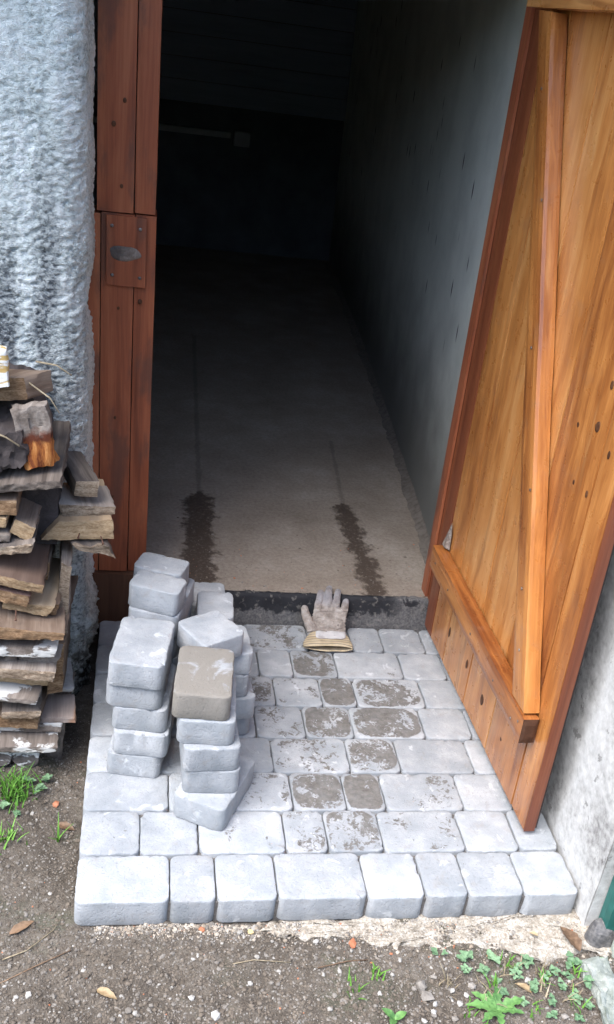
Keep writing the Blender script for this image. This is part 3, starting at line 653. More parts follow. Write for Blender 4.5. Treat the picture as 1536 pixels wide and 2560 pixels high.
ROWS = [([18, 9, 12, 18, 12, 9, 12, 12], [.04, .02, .12, .02, .10, .10, .12, 0]),
        ([12, 12, 18, 9, 12, 18, 12, 9], [.30, .25, .40, .55, .70, .48, .02, 0]),
        ([18, 9, 18, 12, 9, 18, 12, 6], [0, .1, .60, .78, .95, .50, .03, 0]),
        ([12, 18, 12, 18, 12, 18, 12], [0, 0, .28, .58, .74, .30, .02]),
        ([18, 12, 9, 12, 12, 18, 12, 9], [0, 0, .2, .52, .74, .80, .06, 0]),
        ([18, 9, 18, 12, 9, 18, 12, 6], [0, .2, .66, .50, .88, .70, .05, 0]),
        ([18, 12, 12, 9, 12, 18, 12, 9], [0, 0, .3, .42, .78, .42, .08, 0]),
        ([12, 18, 9, 18, 12, 9, 12, 12], [0, 0, .2, .62, .4, .2, .05, 0])]
sd_ = 1
for r, (ws, muds) in enumerate(ROWS):
    x = 0.
    for i, (w, mu) in enumerate(zip(ws, muds)):
        V, F = paver_mesh(w-.2, 12-.2, sd_, rough=1.0, r=1.55 if w > 7 else 1.1)
        o = mesh('paver', V, F, CONC, smooth=True, sharp=33)
        o.location = ((x+w/2+.08*rnd.uniform(-1, 1))*CM, (r*12+6+.1*rnd.uniform(-1, 1))*CM, rnd.uniform(-.14, .10)*CM)
        o.rotation_euler = (rnd.uniform(-.006, .006), rnd.uniform(-.006, .006), rnd.uniform(-.007, .007))
        under(o, pv); o['mud'] = float(mu); o['damp'] = 0.
        if r == 1 and i == 0: o['mud'] = .36
        x += w; sd_ += 1
# loose pavers in stacks: (label, w, d, corner-or-centre, yaw deg, z top)
LOOSE = []
def fl(x, y, yaw, w, d):
    a = math.radians(yaw); return (x+math.cos(a)*w/2-math.sin(a)*d/2, y+math.sin(a)*w/2+math.cos(a)*d/2)
def stack(desc, items, group):
    ordn = ['topmost', 'second from the top', 'third from the top', 'fourth from the top', 'fifth from the top', 'sixth from the top']
    for i, it in enumerate(items):
        w, d, c, yaw, zt = it[:5]; ex = it[5] if len(it) > 5 else {}
        lab = ex.get('label') or ('grey concrete paver, %s in the %s' % (ordn[i], desc))
        LOOSE.append((lab, w, d, c, yaw, zt, ex, group))
stack('five-high stack nearest the firewood', [(12, 18, fl(3.5, 35.2, -8.5, 12, 18), -8.5, 30), (12, 18, fl(3.3, 36.2, -9, 12, 18), -9, 24), (12, 18, fl(4.8, 35.9, -8, 12, 18), -8, 18), (12, 18, fl(5.4, 34.8, -7.5, 12, 18), -7.5, 12), (12, 18, fl(4.2, 35.1, -8.5, 12, 18), -8.5, 6)], 'loose pavers stacked on the paving')
stack('stack under the brown-stained paver', [(12, 17.4, fl(16.8, 25.0, -6, 12, 17.4), -6, 30, {'damp': 1., 'label': 'brown-stained damp paver lying on top of a stack'}), (12, 18, fl(18.2, 24.2, -4, 12, 18), -4, 24), (12, 18, fl(19.9, 22.2, 3.5, 12, 18), 3.5, 18), (12, 18, fl(20.2, 22.6, 0, 12, 18), 0, 12), (12, 18.2, fl(18.2, 22.6, -27, 12, 18.2), -27, 6, {'label': 'grey paver at the foot of the brown-topped stack, turned askew'})], 'loose pavers stacked on the paving')
cst = [(12, 7.7, fl(6.8, 56.5, -21, 12, 7.7), -21, 36, {'label': 'short grey paver in front on top of the tallest stack'}), (12, 7.9, fl(7.6, 64.4, -20, 12, 7.9), -20, 36, {'label': 'short grey paver at the back on top of the tallest stack'}), (12, 18, fl(7.0, 55.5, -15, 12, 18), -15, 30, {'label': 'grey paver carrying the two short ones in the tallest stack'})]
for k in range(4): cst.append((12, 18, fl(7.0+.5*(k % 2), 55.8+.4*k, -14-k, 12, 18), -14-k, 24-6*k, {'label': 'grey paver of the tallest stack, %s below the one carrying the short pair' % ['first', 'second', 'third', 'fourth'][k]}))
stack('tallest stack', cst, 'loose pavers stacked on the paving')
stack('stack right behind the brown-topped stack', [(11.6, 11.6, (25.7, 49.2), 30.8, 30, {'label': 'pale square paver turned like a diamond on a stack behind the brown-stained paver'}), (12, 12, (29.5, 53.3), 6, 24), (12, 12, (29.4, 53.0), 3, 18), (12, 12, (31.0, 52.3), 9, 12), (12, 12, (30.8, 54.0), 4, 6)], 'loose pavers stacked on the paving')
stack('small stack behind the diamond-turned paver', [(9, 12, (28.2, 68.2), -2, 24), (9, 12, (28.5, 68.4), 1, 18), (9, 12, (28.2, 68.1), 0, 12), (9, 12, (28.6, 68.3), -1, 6)], 'loose pavers stacked on the paving')
stack('low stack against the threshold step', [(9, 12, (27.6, 82.2), -1, 18), (9, 12, (27.8, 82.0), 2, 12), (9, 12, (27.6, 82.4), 0, 6)], 'loose pavers stacked on the paving')
for lab, w, d, c, yaw, zt, ex, grp in LOOSE:
    V, F = paver_mesh(w-.2, d-.2, sd_, h=5.86, rough=1.25); sd_ += 1
    o = mesh('loose_paver', V, F, CONC, smooth=True, sharp=33)
    o.location = (c[0]*CM, c[1]*CM, (zt+.05)*CM); o.rotation_euler = (0, 0, math.radians(yaw))
    o['mud'] = ex.get('mud', .10 if zt >= 30 else 0.); o['damp'] = ex.get('damp', 0.)
    tag(o, lab, 'paver', grp)
# ---------------------------------------------------------------- firewood pile
def wood_piece(name, quad, L, yaw, tilt, mat, rough, label, seed):
    q = np.array(quad, float)
    if q[0, 0] < -20:      # boards go on to the left, out of the picture
        ext = 14+6*math.sin(seed*2.3)
        t = (q[0]-q[1])/max(1e-6, abs(q[0, 0]-q[1, 0])); b = (q[3]-q[2])/max(1e-6, abs(q[3, 0]-q[2, 0]))
        q[0] += t*ext; q[3] += b*ext
    mt = (q[0]+q[3])/2; mr = (q[1]+q[2])/2; kz = .88+.1*rnd.random()
    q[0] = mt+(q[0]-mt)*kz; q[3] = mt+(q[3]-mt)*(2*.94-kz); q[1] = mr+(q[1]-mr)*kz; q[2] = mr+(q[2]-mr)*(2*.94-kz)
    w = np.linalg.norm(q[1]-q[0]); nu = int(max(6, min(60, w/.55))); nw = 6; nv = int(max(4, min(26, L/1.)))
    P, F, S = gbox(nu, nv, nw)
    u = P[:, 0:1]; v = P[:, 1:2]; t = P[:, 2:3]
    fr_ = (q[3]*(1-u)+q[2]*u)*(1-t)+(q[0]*(1-u)+q[1]*u)*t
    a = math.radians(yaw); d = np.array([math.sin(a), math.cos(a), tilt])
    V = fr_+v*L*d
    th = abs(q[0, 2]-q[3, 2]); g = np.stack([u[:, 0]*w, v[:, 0]*L, t[:, 0]*th], 1)
    on = (P < 1e-6) | (P > 1-1e-6); cnt = on.sum(1)
    ctr = V.mean(0); inw = np.zeros_like(V); inw[:, 2] = np.where(P[:, 2] < .5, 1, -1); inw[:, 1] = np.where(P[:, 1] < .5, .6, -.6); inw[:, 0] = np.where(P[:, 0] < .5, 1, -1)*.8
    V = V + inw*(.12*(cnt >= 2))[:, None]
    j = np.stack([fbm(V*.5, 3, seed*7+i) for i in range(3)], 1)*rough*(1.9 if rough > .22 else .7)
    V = V + j + .05*np.stack([fbm(V*np.array([1.6, .5, 1.8]), 3, seed*5+i) for i in range(3)], 1)
    front = (P[:, 1] < 1e-6); V[front, 1] += .10*(rough/.12)*fbm(V[front]*.9, 3, seed+90)+.08*fbm(V[front]*np.array([2.4, 1, 1.2]), 3, seed+91)
    sp = np.clip(vnoise(np.stack([V[:, 0]*1.9, V[:, 2]*2.6, V[:, 2]*0+seed], 1), seed+5)-.25, 0, 1); V[front, 1] -= .45*sp[front]*(1 if mat in ('brown', 'greyend', 'darktop', 'red', 'grey', 'pale') else .2)
    right = (P[:, 0] > 1-1e-6); V[right, 0] += .25*fbm(V[right]*.8, 3, seed+70)
    sag = .25*np.sin(u[:, 0]*math.pi*1.3+seed); V[:, 2] += sag*min(1., w/12)*.22
    m0, m1 = WOODM[mat]; fm = [1 if s in (2, 3) else 0 for s in S]
    o = mesh(name, V-np.array([q[1][0], q[1][1], q[2][2]]), F, [m0, m1], smooth=True, fmat=fm, gco=g, sharp=42)
    o.location = Vector((q[1][0], q[1][1], q[2][2]))*CM
    tag(o, label, 'firewood', 'pieces of the firewood pile'); return o
WOOD = [
('painted_board', [(-23.3, 46.5, 93.2), (-17.3, 46.5, 92.3), (-16.9, 46.5, 84.1), (-23.6, 46.5, 82.1)], 3, 10.0, 0, 'yellow', 0.12, 'yellow board with flaking white paint propped on top of the firewood'),
('beam_offcut', [(-23.4, 50.0, 85.0), (-14.4, 50.0, 85.3), (-13.8, 50.0, 80.5), (-23.5, 50.0, 79.2)], 9, 38.0, 0, 'brown', 0.12, 'brown beam offcut with pink and grey paint under the yellow board'),
('rotten_board', [(-16.9, 46.0, 81.0), (-10.3, 46.0, 81.9), (-8.1, 46.0, 68.9), (-14.0, 46.0, 67.4)], 5, 5.0, 0, 'rot', 0.35, 'rotten grey board end with bright orange splintered core'),
('dark_log', [(-22.8, 45.0, 75.5), (-14.4, 45.0, 76.4), (-13.1, 45.0, 69.0), (-23.0, 45.0, 65.8)], 18, 0.0, 0, 'dark', 0.4, 'blackened log with reddish rotten end beside the orange splinters'),
('weathered_plank', [(-21.4, 44.0, 64.9), (-6.9, 44.0, 66.9), (-6.6, 44.0, 65.0), (-21.5, 44.0, 62.5)], 26, 0.0, 0.12, 'grey', 0.2, 'wide weathered grey plank carrying the rotten wood, its right edge showing'),
('beam_end', [(-4.8, 56.0, 61.2), (0.1, 56.0, 61.5), (-0.3, 56.0, 57.3), (-5.2, 56.0, 57.3)], 17.7, -17.2, 0, 'greyend', 0.12, 'short grey beam resting on the wide plank that juts past the wall corner'),
('wide_plank', [(-8.2, 56.0, 55.4), (3.7, 56.0, 55.5), (3.7, 56.0, 53.4), (-7.5, 56.0, 52.0)], 12.3, -12.7, 0, 'greyend', 0.12, 'wide weathered plank with splintered end jutting past the wall corner'),
('timber_offcut', [(-7.9, 54.0, 52.6), (3.1, 54.0, 53.5), (3.6, 54.0, 48.4), (-11.8, 54.0, 47.3)], 22, -8.0, 0, 'pale', 0.12, 'thick pale timber offcut with two rusty nails'),
('broken_plank', [(-5.2, 54.0, 47.3), (2.8, 54.0, 47.4), (4.2, 54.0, 43.5), (-3.9, 54.0, 45.3)], 16, -25.0, 0, 'greyend', 0.25, 'plank with a ragged broken end drooping under the nailed timber'),
('plank_end', [(-22.4, 45.0, 61.0), (-15.4, 45.0, 61.5), (-15.4, 45.0, 57.8), (-22.5, 45.0, 57.4)], 22, 0.0, 0, 'brown', 0.12, 'short brown plank end directly under the wide weathered grey plank'),
('wood_sliver', [(-22.5, 45.0, 57.2), (-17.3, 45.0, 57.4), (-17.5, 45.0, 55.0), (-22.5, 45.0, 54.6)], 22, 0.0, 0, 'pale', 0.12, 'small pale wood end left of the square post end'),
('square_post', [(-15.9, 46.0, 56.8), (-11.7, 46.0, 55.0), (-12.9, 46.0, 51.2), (-17.1, 46.0, 53.3)], 24, 0.0, 0, 'endpale', 0.12, 'square post with pale sawn end showing, tilted among the planks'),
('grey_strip', [(-22.6, 45.0, 53.9), (-16.7, 45.0, 53.6), (-16.6, 45.0, 51.8), (-22.6, 45.0, 50.9)], 22, 0.0, 0, 'grey', 0.12, 'grey wood strip below the small pale wood end'),
('splinter', [(-22.5, 44.0, 50.6), (-11.9, 44.0, 52.4), (-12.7, 44.0, 49.8), (-22.5, 44.0, 48.6)], 14, 0.0, 0, 'greyend', 0.12, 'thin curled splinter of wood lying above the dark brown plank'),
('dark_plank', [(-22.4, 43.0, 46.0), (-9.9, 43.0, 43.4), (-10.1, 43.0, 40.9), (-22.5, 43.0, 43.4)], 26, 0.0, 0.12, 'darktop', 0.12, 'wide plank with dark brown top and rough yellow sawn end'),
('red_plank', [(-22.7, 44.0, 42.1), (-12.6, 44.0, 39.9), (-13.5, 44.0, 36.8), (-22.7, 44.0, 39.1)], 20, 0.0, 0, 'red', 0.12, 'reddish plank end just beneath the dark brown topped plank'),
('short_board', [(-12.9, 49.0, 36.7), (-7.1, 49.0, 35.9), (-7.7, 49.0, 32.8), (-13.8, 49.0, 33.4)], 18, 0.0, 0, 'brown', 0.12, 'brown board set back beside the reddish plank end'),
('yellow_board', [(-18.5, 44.0, 37.4), (-7.9, 44.0, 36.3), (-9.3, 44.0, 33.4), (-18.7, 44.0, 35.0)], 22, 0.0, 0, 'pale', 0.12, 'yellowish board with slanted right end and a bent nail'),
('thick_plank', [(-22.8, 44.0, 34.1), (-5.4, 44.0, 32.4), (-5.6, 44.0, 30.4), (-22.9, 44.0, 30.2)], 25, 0.0, 0, 'brown', 0.12, 'thick brown plank, upper of the two long ones in mid pile'),
('thick_plank', [(-22.9, 44.0, 30.1), (-5.6, 44.0, 30.3), (-6.1, 44.0, 27.9), (-23.0, 44.0, 27.9)], 25, 0.0, 0, 'brown', 0.12, 'thick brown plank, lower of the two long ones in mid pile'),
('painted_lath', [(-23.0, 44.0, 27.6), (-7.3, 44.0, 27.6), (-7.5, 44.0, 25.1), (-23.0, 44.0, 25.3)], 22, 0.0, 0, 'white', 0.12, 'white painted board directly under the two thick brown planks'),
('grey_block', [(-18.4, 45.0, 24.0), (-15.5, 45.0, 23.9), (-15.6, 45.0, 22.1), (-18.3, 45.0, 22.2)], 18, 0.0, 0, 'grey', 0.12, 'small grey block under the upper white painted board'),
('grey_board', [(-15.3, 45.0, 23.9), (-6.6, 45.0, 23.4), (-7.3, 45.0, 21.3), (-15.4, 45.0, 21.9)], 20, 0.0, 0, 'grey', 0.12, 'grey board with split orange corner under a white painted board'),
('greyish_plank', [(-23.1, 44.0, 22.8), (-7.2, 44.0, 22.0), (-7.8, 44.0, 19.0), (-23.1, 44.0, 20.1)], 22, 0.0, 0, 'greyend', 0.12, 'long pale grey plank above the tan sawn plank'),
('tan_plank', [(-23.2, 44.0, 19.4), (-8.7, 44.0, 18.5), (-9.2, 44.0, 15.2), (-23.2, 44.0, 16.5)], 22, 0.0, 0, 'pale', 0.12, 'tan rough sawn plank above two thin white laths'),
('white_lath', [(-23.2, 44.0, 16.5), (-10.9, 44.0, 14.6), (-11.2, 44.0, 13.2), (-23.3, 44.0, 14.7)], 20, 0.0, 0, 'white', 0.12, 'thin white lath, upper of the pair'),
('white_lath', [(-23.3, 44.0, 14.1), (-11.4, 44.0, 12.9), (-11.5, 44.0, 11.4), (-23.3, 44.0, 12.0)], 20, 0.0, 0, 'white', 0.12, 'thin white lath, lower of the pair'),
('beige_plank', [(-18.6, 44.0, 10.8), (-10.3, 44.0, 11.2), (-10.7, 44.0, 8.8), (-18.8, 44.0, 8.7)], 18, 0.0, 0, 'greyend', 0.12, 'beige plank with rough edge beside the wide reddish board'),
('brown_board', [(-23.4, 44.0, 8.4), (-10.8, 44.0, 8.0), (-11.0, 44.0, 4.3), (-23.5, 44.0, 4.9)], 18, 0.0, 0, 'brown', 0.12, 'brown board resting on the bottom white painted boards'),
('wide_board', [(-10.8, 46.0, 6.2), (-3.0, 46.0, 6.3), (-3.1, 46.0, 4.5), (-10.9, 46.0, 4.4)], 10.6, -3.1, 0, 'redgrey', 0.12, 'wide flat board with reddish grey top jutting out of the pile'),
('grey_bracket', [(-9.4, 54.0, 9.9), (-3.8, 54.0, 9.9), (-3.9, 54.0, 8.6), (-9.5, 54.0, 8.6)], 14, -6.0, 0, 'greyp', 0.12, 'flat grey plate with rounded corner lying on the wide reddish board'),
('painted_bar', [(-23.5, 44.0, 5.1), (-6.2, 44.0, 4.8), (-6.3, 44.0, 2.3), (-23.5, 44.0, 2.6)], 22, 0.0, 0, 'white', 0.12, 'white painted window bar, upper of the two at the pile bottom'),
('painted_bar', [(-23.5, 44.0, 1.9), (-6.4, 44.0, 1.8), (-7.1, 44.0, -0.2), (-23.6, 44.0, 0.1)], 22, 0.0, 0, 'white', 0.12, 'white painted window bar, lower of the two at the pile bottom'),
('upright_board', [(-10.0, 48.0, 1.7), (-5.3, 48.0, 2.6), (-6.8, 48.0, -14.1), (-10.6, 48.0, -12.9)], 2.5, 0.0, 0, 'grey', 0.12, 'grey board standing on the soil behind the log ends'),
]
pieces = {}
for i, (nm, quad, L, yaw, tilt, mat, rg, lab) in enumerate(WOOD):
    dy = 2.2*math.sin(i*2.7) if quad[0][2] < 42 else 0.
    quad = [(a, b+dy, c) for a, b, c in quad]; yaw = yaw+(5*math.sin(i*4.1) if quad[0][2] < 42 else 0)
    pieces[nm] = wood_piece(nm, quad, L-2, yaw, tilt, mat, rg, lab, 3+i)
def nail_in(parent, p, dirv, ln, bend=.0):
    V = []; F = []; n = 6; dv = Vector(dirv).normalized(); s = dv.orthogonal().normalized(); t = dv.cross(s); r = .13
    for k in range(5):
        c = Vector(p)+dv*ln*k/4+Vector((0, 0, -bend*(k/4)**2*ln)); rr = r if k < 4 else r*2.2
        for i in range(n): a = 2*math.pi*i/n; V.append(c+s*rr*math.cos(a)+t*rr*math.sin(a))
    for k in range(4):
        for i in range(n): F.append((k*n+i, k*n+(i+1) % n, (k+1)*n+(i+1) % n, (k+1)*n+i))
    F.append(tuple(range(4*n, 5*n))); under(mesh('nail', [tuple(v) for v in V], F, RUST), parent)
RUST = m_flat('rusty_nail', (.09, .045, .03), (.17, .09, .06), 100, .8)
nail_in(pieces['timber_offcut'], (-3.6, 54.2, 49.6), (-.15, -1, .3), 1.6, .5); nail_in(pieces['timber_offcut'], (.6, 54.2, 49.4), (.5, -1, -.3), 1.8, .5)
nail_in(pieces['yellow_board'], (-15.6, 44.3, 36.2), (.05, -.7, -.6), 2.0, .2)
# the pile's inner boards, seen edge-on between the front pieces and the wall
SIDEB = [('edge_board', [(-7.2, 52.0, 44.5), (-4.9, 52.0, 43.5), (-5.6, 52.0, 24.8), (-8.2, 52.0, 25.3)], 17.0, -4, 0, 'greyend', .2, 'grey board standing on edge at the right end of the pile'),
         ('edge_board', [(-9.4, 50.0, 24.6), (-5.9, 51.0, 24.0), (-6.3, 51.0, 9.4), (-9.8, 50.0, 9.6)], 18.0, 0, 0, 'brown', .2, 'brown board standing on edge low in the pile beside the grey plate'),
         ('inner_plank', [(-24, 53, 43.2), (-9.6, 53, 43.0), (-9.8, 53, 38.2), (-24, 53, 38.4)], 16, 0, 0, 'brown', .12, 'plank deep in the pile behind the dark brown topped plank'),
         ('inner_plank', [(-24, 56, 65.0), (-8.2, 56, 63.0), (-8.4, 56, 44.6), (-24, 56, 44.6)], 12, 0, 0, 'dark', .15, 'dark timber deep in the pile under the wide weathered grey plank'),
         ('bark_slab', [(-24, 58, 82), (-14, 58, 80), (-10, 58, 67.5), (-24, 58, 67.0)], 12, 0, 0, 'dark', .3, 'dark bark slab behind the rotten orange splinters')]
for i, a in enumerate(SIDEB): wood_piece(*a[:1], *a[1:], seed=80+i)
def round_log(name, cx, cz, r, y0, L, label, seed):
    n = 18; V = []; F = []; ring = [(y0+.9, .0), (y0+.35, .55), (y0, .9), (y0+.1, .99), (y0+1., 1.), (y0+L*.5, 1.), (y0+L, .97)]
    for k, (y, s) in enumerate(ring):
        for i in range(n):
            a = 2*math.pi*i/n; rr = r*s*(1+.16*float(vnoise(np.array([math.cos(a)*1.4, math.sin(a)*1.4, seed+k*.15]), seed)))
            V.append((cx+rr*math.cos(a), y+.3*float(vnoise(np.array([math.cos(a)*2, math.sin(a)*2, k*1.]), seed+4)), cz+rr*math.sin(a)))
    for k in range(len(ring)-1):
        for i in range(n): F.append((k*n+i, k*n+(i+1) % n, (k+1)*n+(i+1) % n, (k+1)*n+i))
    F.append(tuple(range((len(ring)-1)*n, len(ring)*n))[::-1])
    g = np.array(V)-np.array([cx, y0, cz])
    o = mesh(name, V, F, w_logp, gco=g, smooth=True); tag(o, label, 'firewood', 'pieces of the firewood pile')
w_logp = m_wood('log_with_paint', [(.3, (.05, .042, .04)), (.5, (.13, .115, .105)), (.75, (.26, .24, .22))], .1, .9, .9, 1., 0., .2, paint=(.74, .74, .72), paint_amt=.20)
round_log('painted_log', -13.9, -3.2, 3.25, 44.2, 20, 'round log end with white paint flakes on the soil under the pile', 3)
round_log('painted_log', -19.6, -2.6, 3.0, 43.6, 20, 'white painted log end left of the flaked round one', 11)
# ---------------------------------------------------------------- work glove
def capsule_soup():
    V = []; F = []
    def ball(c, r, n=10, m=8):
        b = len(V); c = np.array(c, float); r = np.array(r, float)
        for j in range(m+1):
            ph = math.pi*j/m
            for i in range(n):
                a = 2*math.pi*i/n; V.append(c+r*np.array([math.sin(ph)*math.cos(a), math.sin(ph)*math.sin(a), math.cos(ph)]))
        for j in range(m):
            for i in range(n): F.append((b+j*n+i, b+(j+1)*n+i, b+(j+1)*n+(i+1) % n, b+j*n+(i+1) % n))
    def chain(pts, rs, flat=.75):
        for (p, r), (q, s) in zip(list(zip(pts, rs))[:-1], list(zip(pts, rs))[1:]):
            p = np.array(p); q = np.array(q); n = max(2, int(np.linalg.norm(q-p)/.35))
            for i in range(n+1): t = i/n; rr = r*(1-t)+s*t; ball(p*(1-t)+q*t, (rr, rr, rr*flat))
    # palm: x right, y towards the fingertips (0 at the cuff mouth), z up
    for y, w, h in ((5.6, 4.6, 1.15), (6.6, 4.75, 1.3), (7.6, 4.8, 1.35), (8.6, 4.75, 1.35), (9.6, 4.65, 1.3), (10.6, 4.6, 1.2), (11.6, 4.6, 1.1), (12.6, 4.5, 1.0), (13.5, 4.2, .9)):
        ball((.1, y, .9), (w, 1.1, h), 16, 8)
    chain([(-3.1, 13.4, .9), (-3.0, 16.0, 1.1), (-2.7, 18.9, .8)], [1.1, 1.02, .85])
    chain([(-.95, 13.6, .9), (-.8, 17.0, 1.25), (-.5, 20.6, .9)], [1.12, 1.08, .9])
    chain([(1.35, 13.5, .9), (1.5, 16.6, 1.2), (1.75, 19.5, .8)], [1.1, 1.03, .85])
    chain([(3.5, 12.6, .9), (3.75, 14.8, 1.3), (3.9, 16.6, .7)], [1.08, 1.05, .85])
    chain([(-3.3, 7.4, 1.0), (-5.0, 10.0, 1.5), (-6.0, 12.4, 1.6), (-6.5, 14.2, 1.4)], [1.7, 1.35, 1.15, .92], .8)
    return V, F
def gbend(P):
    # drape over the step: arc length y -> (Y, Z)
    Ys = np.array([82.8, 89.5, 93.3, 97.2, 101.0, 108.]); Zs = np.array([.55, 1.2, 4.6, 9.0, 9.9, 9.4])
    s = np.concatenate([[0], np.cumsum(np.hypot(np.diff(Ys), np.diff(Zs)))])
    y = np.clip(P[:, 1], 0, s[-1]-.01); Y = np.interp(y, s, Ys); Z = np.interp(y, s, Zs)
    dY = np.interp(y+.6, s, Ys)-np.interp(y-.6, s, Ys); dZ = np.interp(y+.6, s, Zs)-np.interp(y-.6, s, Zs); l = np.hypot(dY, dZ)+1e-6
    a = math.radians(-3); X = 62.2 + P[:, 0]*math.cos(a)*1.12 + (P[:, 1]-8)*.12
    return np.stack([X, Y-dZ/l*P[:, 2], Z+dY/l*P[:, 2]], 1)
def build_glove():
    V, F = capsule_soup(); tmp = mesh('tmp', V, F, GLOVE, scale=1.)
    md = tmp.modifiers.new('r', 'REMESH'); md.mode = 'VOXEL'; md.voxel_size = .2
    ms = tmp.modifiers.new('s', 'SMOOTH'); ms.iterations = 4; ms.factor = .5
    dg = bpy.context.evaluated_depsgraph_get(); dg.update(); me = bpy.data.meshes.new_from_object(tmp.evaluated_get(dg))
    n = len(me.vertices); P = np.zeros(n*3); me.vertices.foreach_get('co', P); P = P.reshape(-1, 3)
    Fs = [tuple(p.vertices) for p in me.polygons]; bpy.data.objects.remove(tmp); bpy.data.meshes.remove(me)
    nz = np.clip((P[:, 2]-.6)/.8, 0, 1)
    # creases across the palm, wrinkles
    for yc, sl, x0, x1, dp in ((8.2, .04, -3, 4, .34), (10.9, -.12, -3, 3, .28), (13.1, .05, -3.5, 4.3, .26), (16.2, .0, -3.6, -.2, .14), (16.6, 0., .5, 2.4, .14)):
        dd = np.exp(-((P[:, 1]-yc-sl*P[:, 0]-.25*vnoise(np.stack([P[:, 0]*.8, P[:, 0]*0, P[:, 0]*0], 1), 4))/.22)**2)*((P[:, 0] > x0) & (P[:, 0] < x1))
        P[:, 2] -= dd*dp*nz
    P[:, 2] = P[:, 2]*.82; P[:, 2] += (.30*fbm(P*.55, 4, 61)+.16*(1-2*np.abs(fbm(P*np.array([.5, 1.1, .5]), 3, 66))))*nz; P[:, :2] += .08*np.stack([fbm(P*.7, 3, 62), fbm(P*.7, 3, 63)], 1)
    gl = empty('work_glove', (62, 84, .5)); tag(gl, 'dirty grey leather work glove lying palm up over the threshold step', 'glove')
    under(mesh('glove_hand', gbend(P), Fs, GLOVE, smooth=True, gco=P), gl)
    # cuff: flattened open sleeve
    V = []; F = []; n = 40; ys = np.linspace(0.1, 7.2, 14)
    for wall in (0, 1):
        for k, y in enumerate(ys):
            w = 6.1-.12*y+.25*math.sin(y*.9) - (.22 if wall else 0); h = 1.05+.12*math.sin(y*1.3)-(.2 if wall else 0)
            if y > 4.5: w -= .35*(y-4.5)
            for i in range(n):
                a = 2*math.pi*i/n; ca = math.copysign(abs(math.cos(a))**.7, math.cos(a)); V.append((w*ca+.15, y+.35*math.sin(a*2+.6)*(1-k/14)-.25*ca*(1-k/14), 1.05+h*math.sin(a)))
    m = len(ys)
    for wall in (0, 1):
        o_ = wall*m*n
        for k in range(m-1):
            for i in range(n):
                f = (o_+k*n+i, o_+k*n+(i+1) % n, o_+(k+1)*n+(i+1) % n, o_+(k+1)*n+i); F.append(f if wall == 0 else f[::-1])
    for i in range(n): F.append((i, m*n+i, m*n+(i+1) % n, (i+1) % n))
    P = np.array(V); P[:, 2] += .12*fbm(P*.6, 3, 77); g = P.copy()
    o = under(mesh('cuff', gbend(P), F, CUFF, smooth=True, gco=g), gl); o['label'] = 'yellow cloth cuff with dark stripes'
    # leather flap over the cuff
    us = np.linspace(-3.0, 4.5, 20); vs_ = np.linspace(2.9, 7.6, 12); V = []
    for v in vs_:
        for u in us:
            e = max(0, abs(u-.75)-2.6)/1.2; vv = v + (.9*e*e if v < 4.2 else 0); V.append((u, vv, 2.32-.012*(u-.7)**2+.06*math.sin(u*2+v)))
    nu = len(us); F = [(j*nu+i, j*nu+i+1, (j+1)*nu+i+1, (j+1)*nu+i) for j in range(len(vs_)-1) for i in range(nu-1)]
    P = np.array(V); P2 = P.copy(); P2[:, 2] -= .18; b = len(P)
    allV = np.concatenate([P, P2]); F2 = F+[tuple(b+i for i in f[::-1]) for f in F]
    per = [i for i in range(nu)]+[j*nu+nu-1 for j in range(1, len(vs_))]+[(len(vs_)-1)*nu+i for i in range(nu-2, -1, -1)]+[j*nu for j in range(len(vs_)-2, 0, -1)]
    F2 += [(per[i], b+per[i], b+per[(i+1) % len(per)], per[(i+1) % len(per)]) for i in range(len(per))]
    under(mesh('palm_flap', gbend(allV), F2, GLOVE, smooth=True, gco=allV), gl)
build_glove()
# ---------------------------------------------------------------- green gate, kerb, mortar strip
gp = empty('gate_post', (106, -5.4, -7)); tag(gp, 'green painted metal gate post at the end of the side wall', 'gate post')
box('post', (104.9, -7.2, -9), (108.0, -3.4, 170), GREENP, gp, seg=(2, 2, 12), bev=.25); 
def lump(name, cen, size, mat, seed, parent=None, sub=3, rough=.22, fq=.9):
    bm = bmesh.new(); bmesh.ops.create_icosphere(bm, subdivisions=sub, radius=1.); P = np.array([v.co[:] for v in bm.verts]); F = [tuple(v.index for v in f.verts) for f in bm.faces]; bm.free()
    P = P*(1+rough*fbm(P*fq+seed*1.3, 4, seed))[:, None]; P = np.sign(P)*np.abs(P)**.85
    P = P*np.array(size)/1.; o = mesh(name, P, F, mat, smooth=False); o.location = Vector(cen)*CM
    return under(o, parent) if parent else o
lump('mortar_collar', (105.4, -6.0, -6.6), (3.0, 2.6, 4.6), RISER, 5, gp, 3)
gt = empty('gate_leaf', (103, -9, 24)); tag(gt, 'green gate leaf frame hung beside the gate post', 'gate')
box('stile', (102.1, -9.8, 25.5), (105.3, -7.4, 165), GREENP, gt, seg=(2, 2, 10), bev=.3); box('bottom_rail', (105.4, -9.6, 25.6), (150, -7.6, 29.5), GREENP, gt, seg=(8, 2, 2), bev=.3)
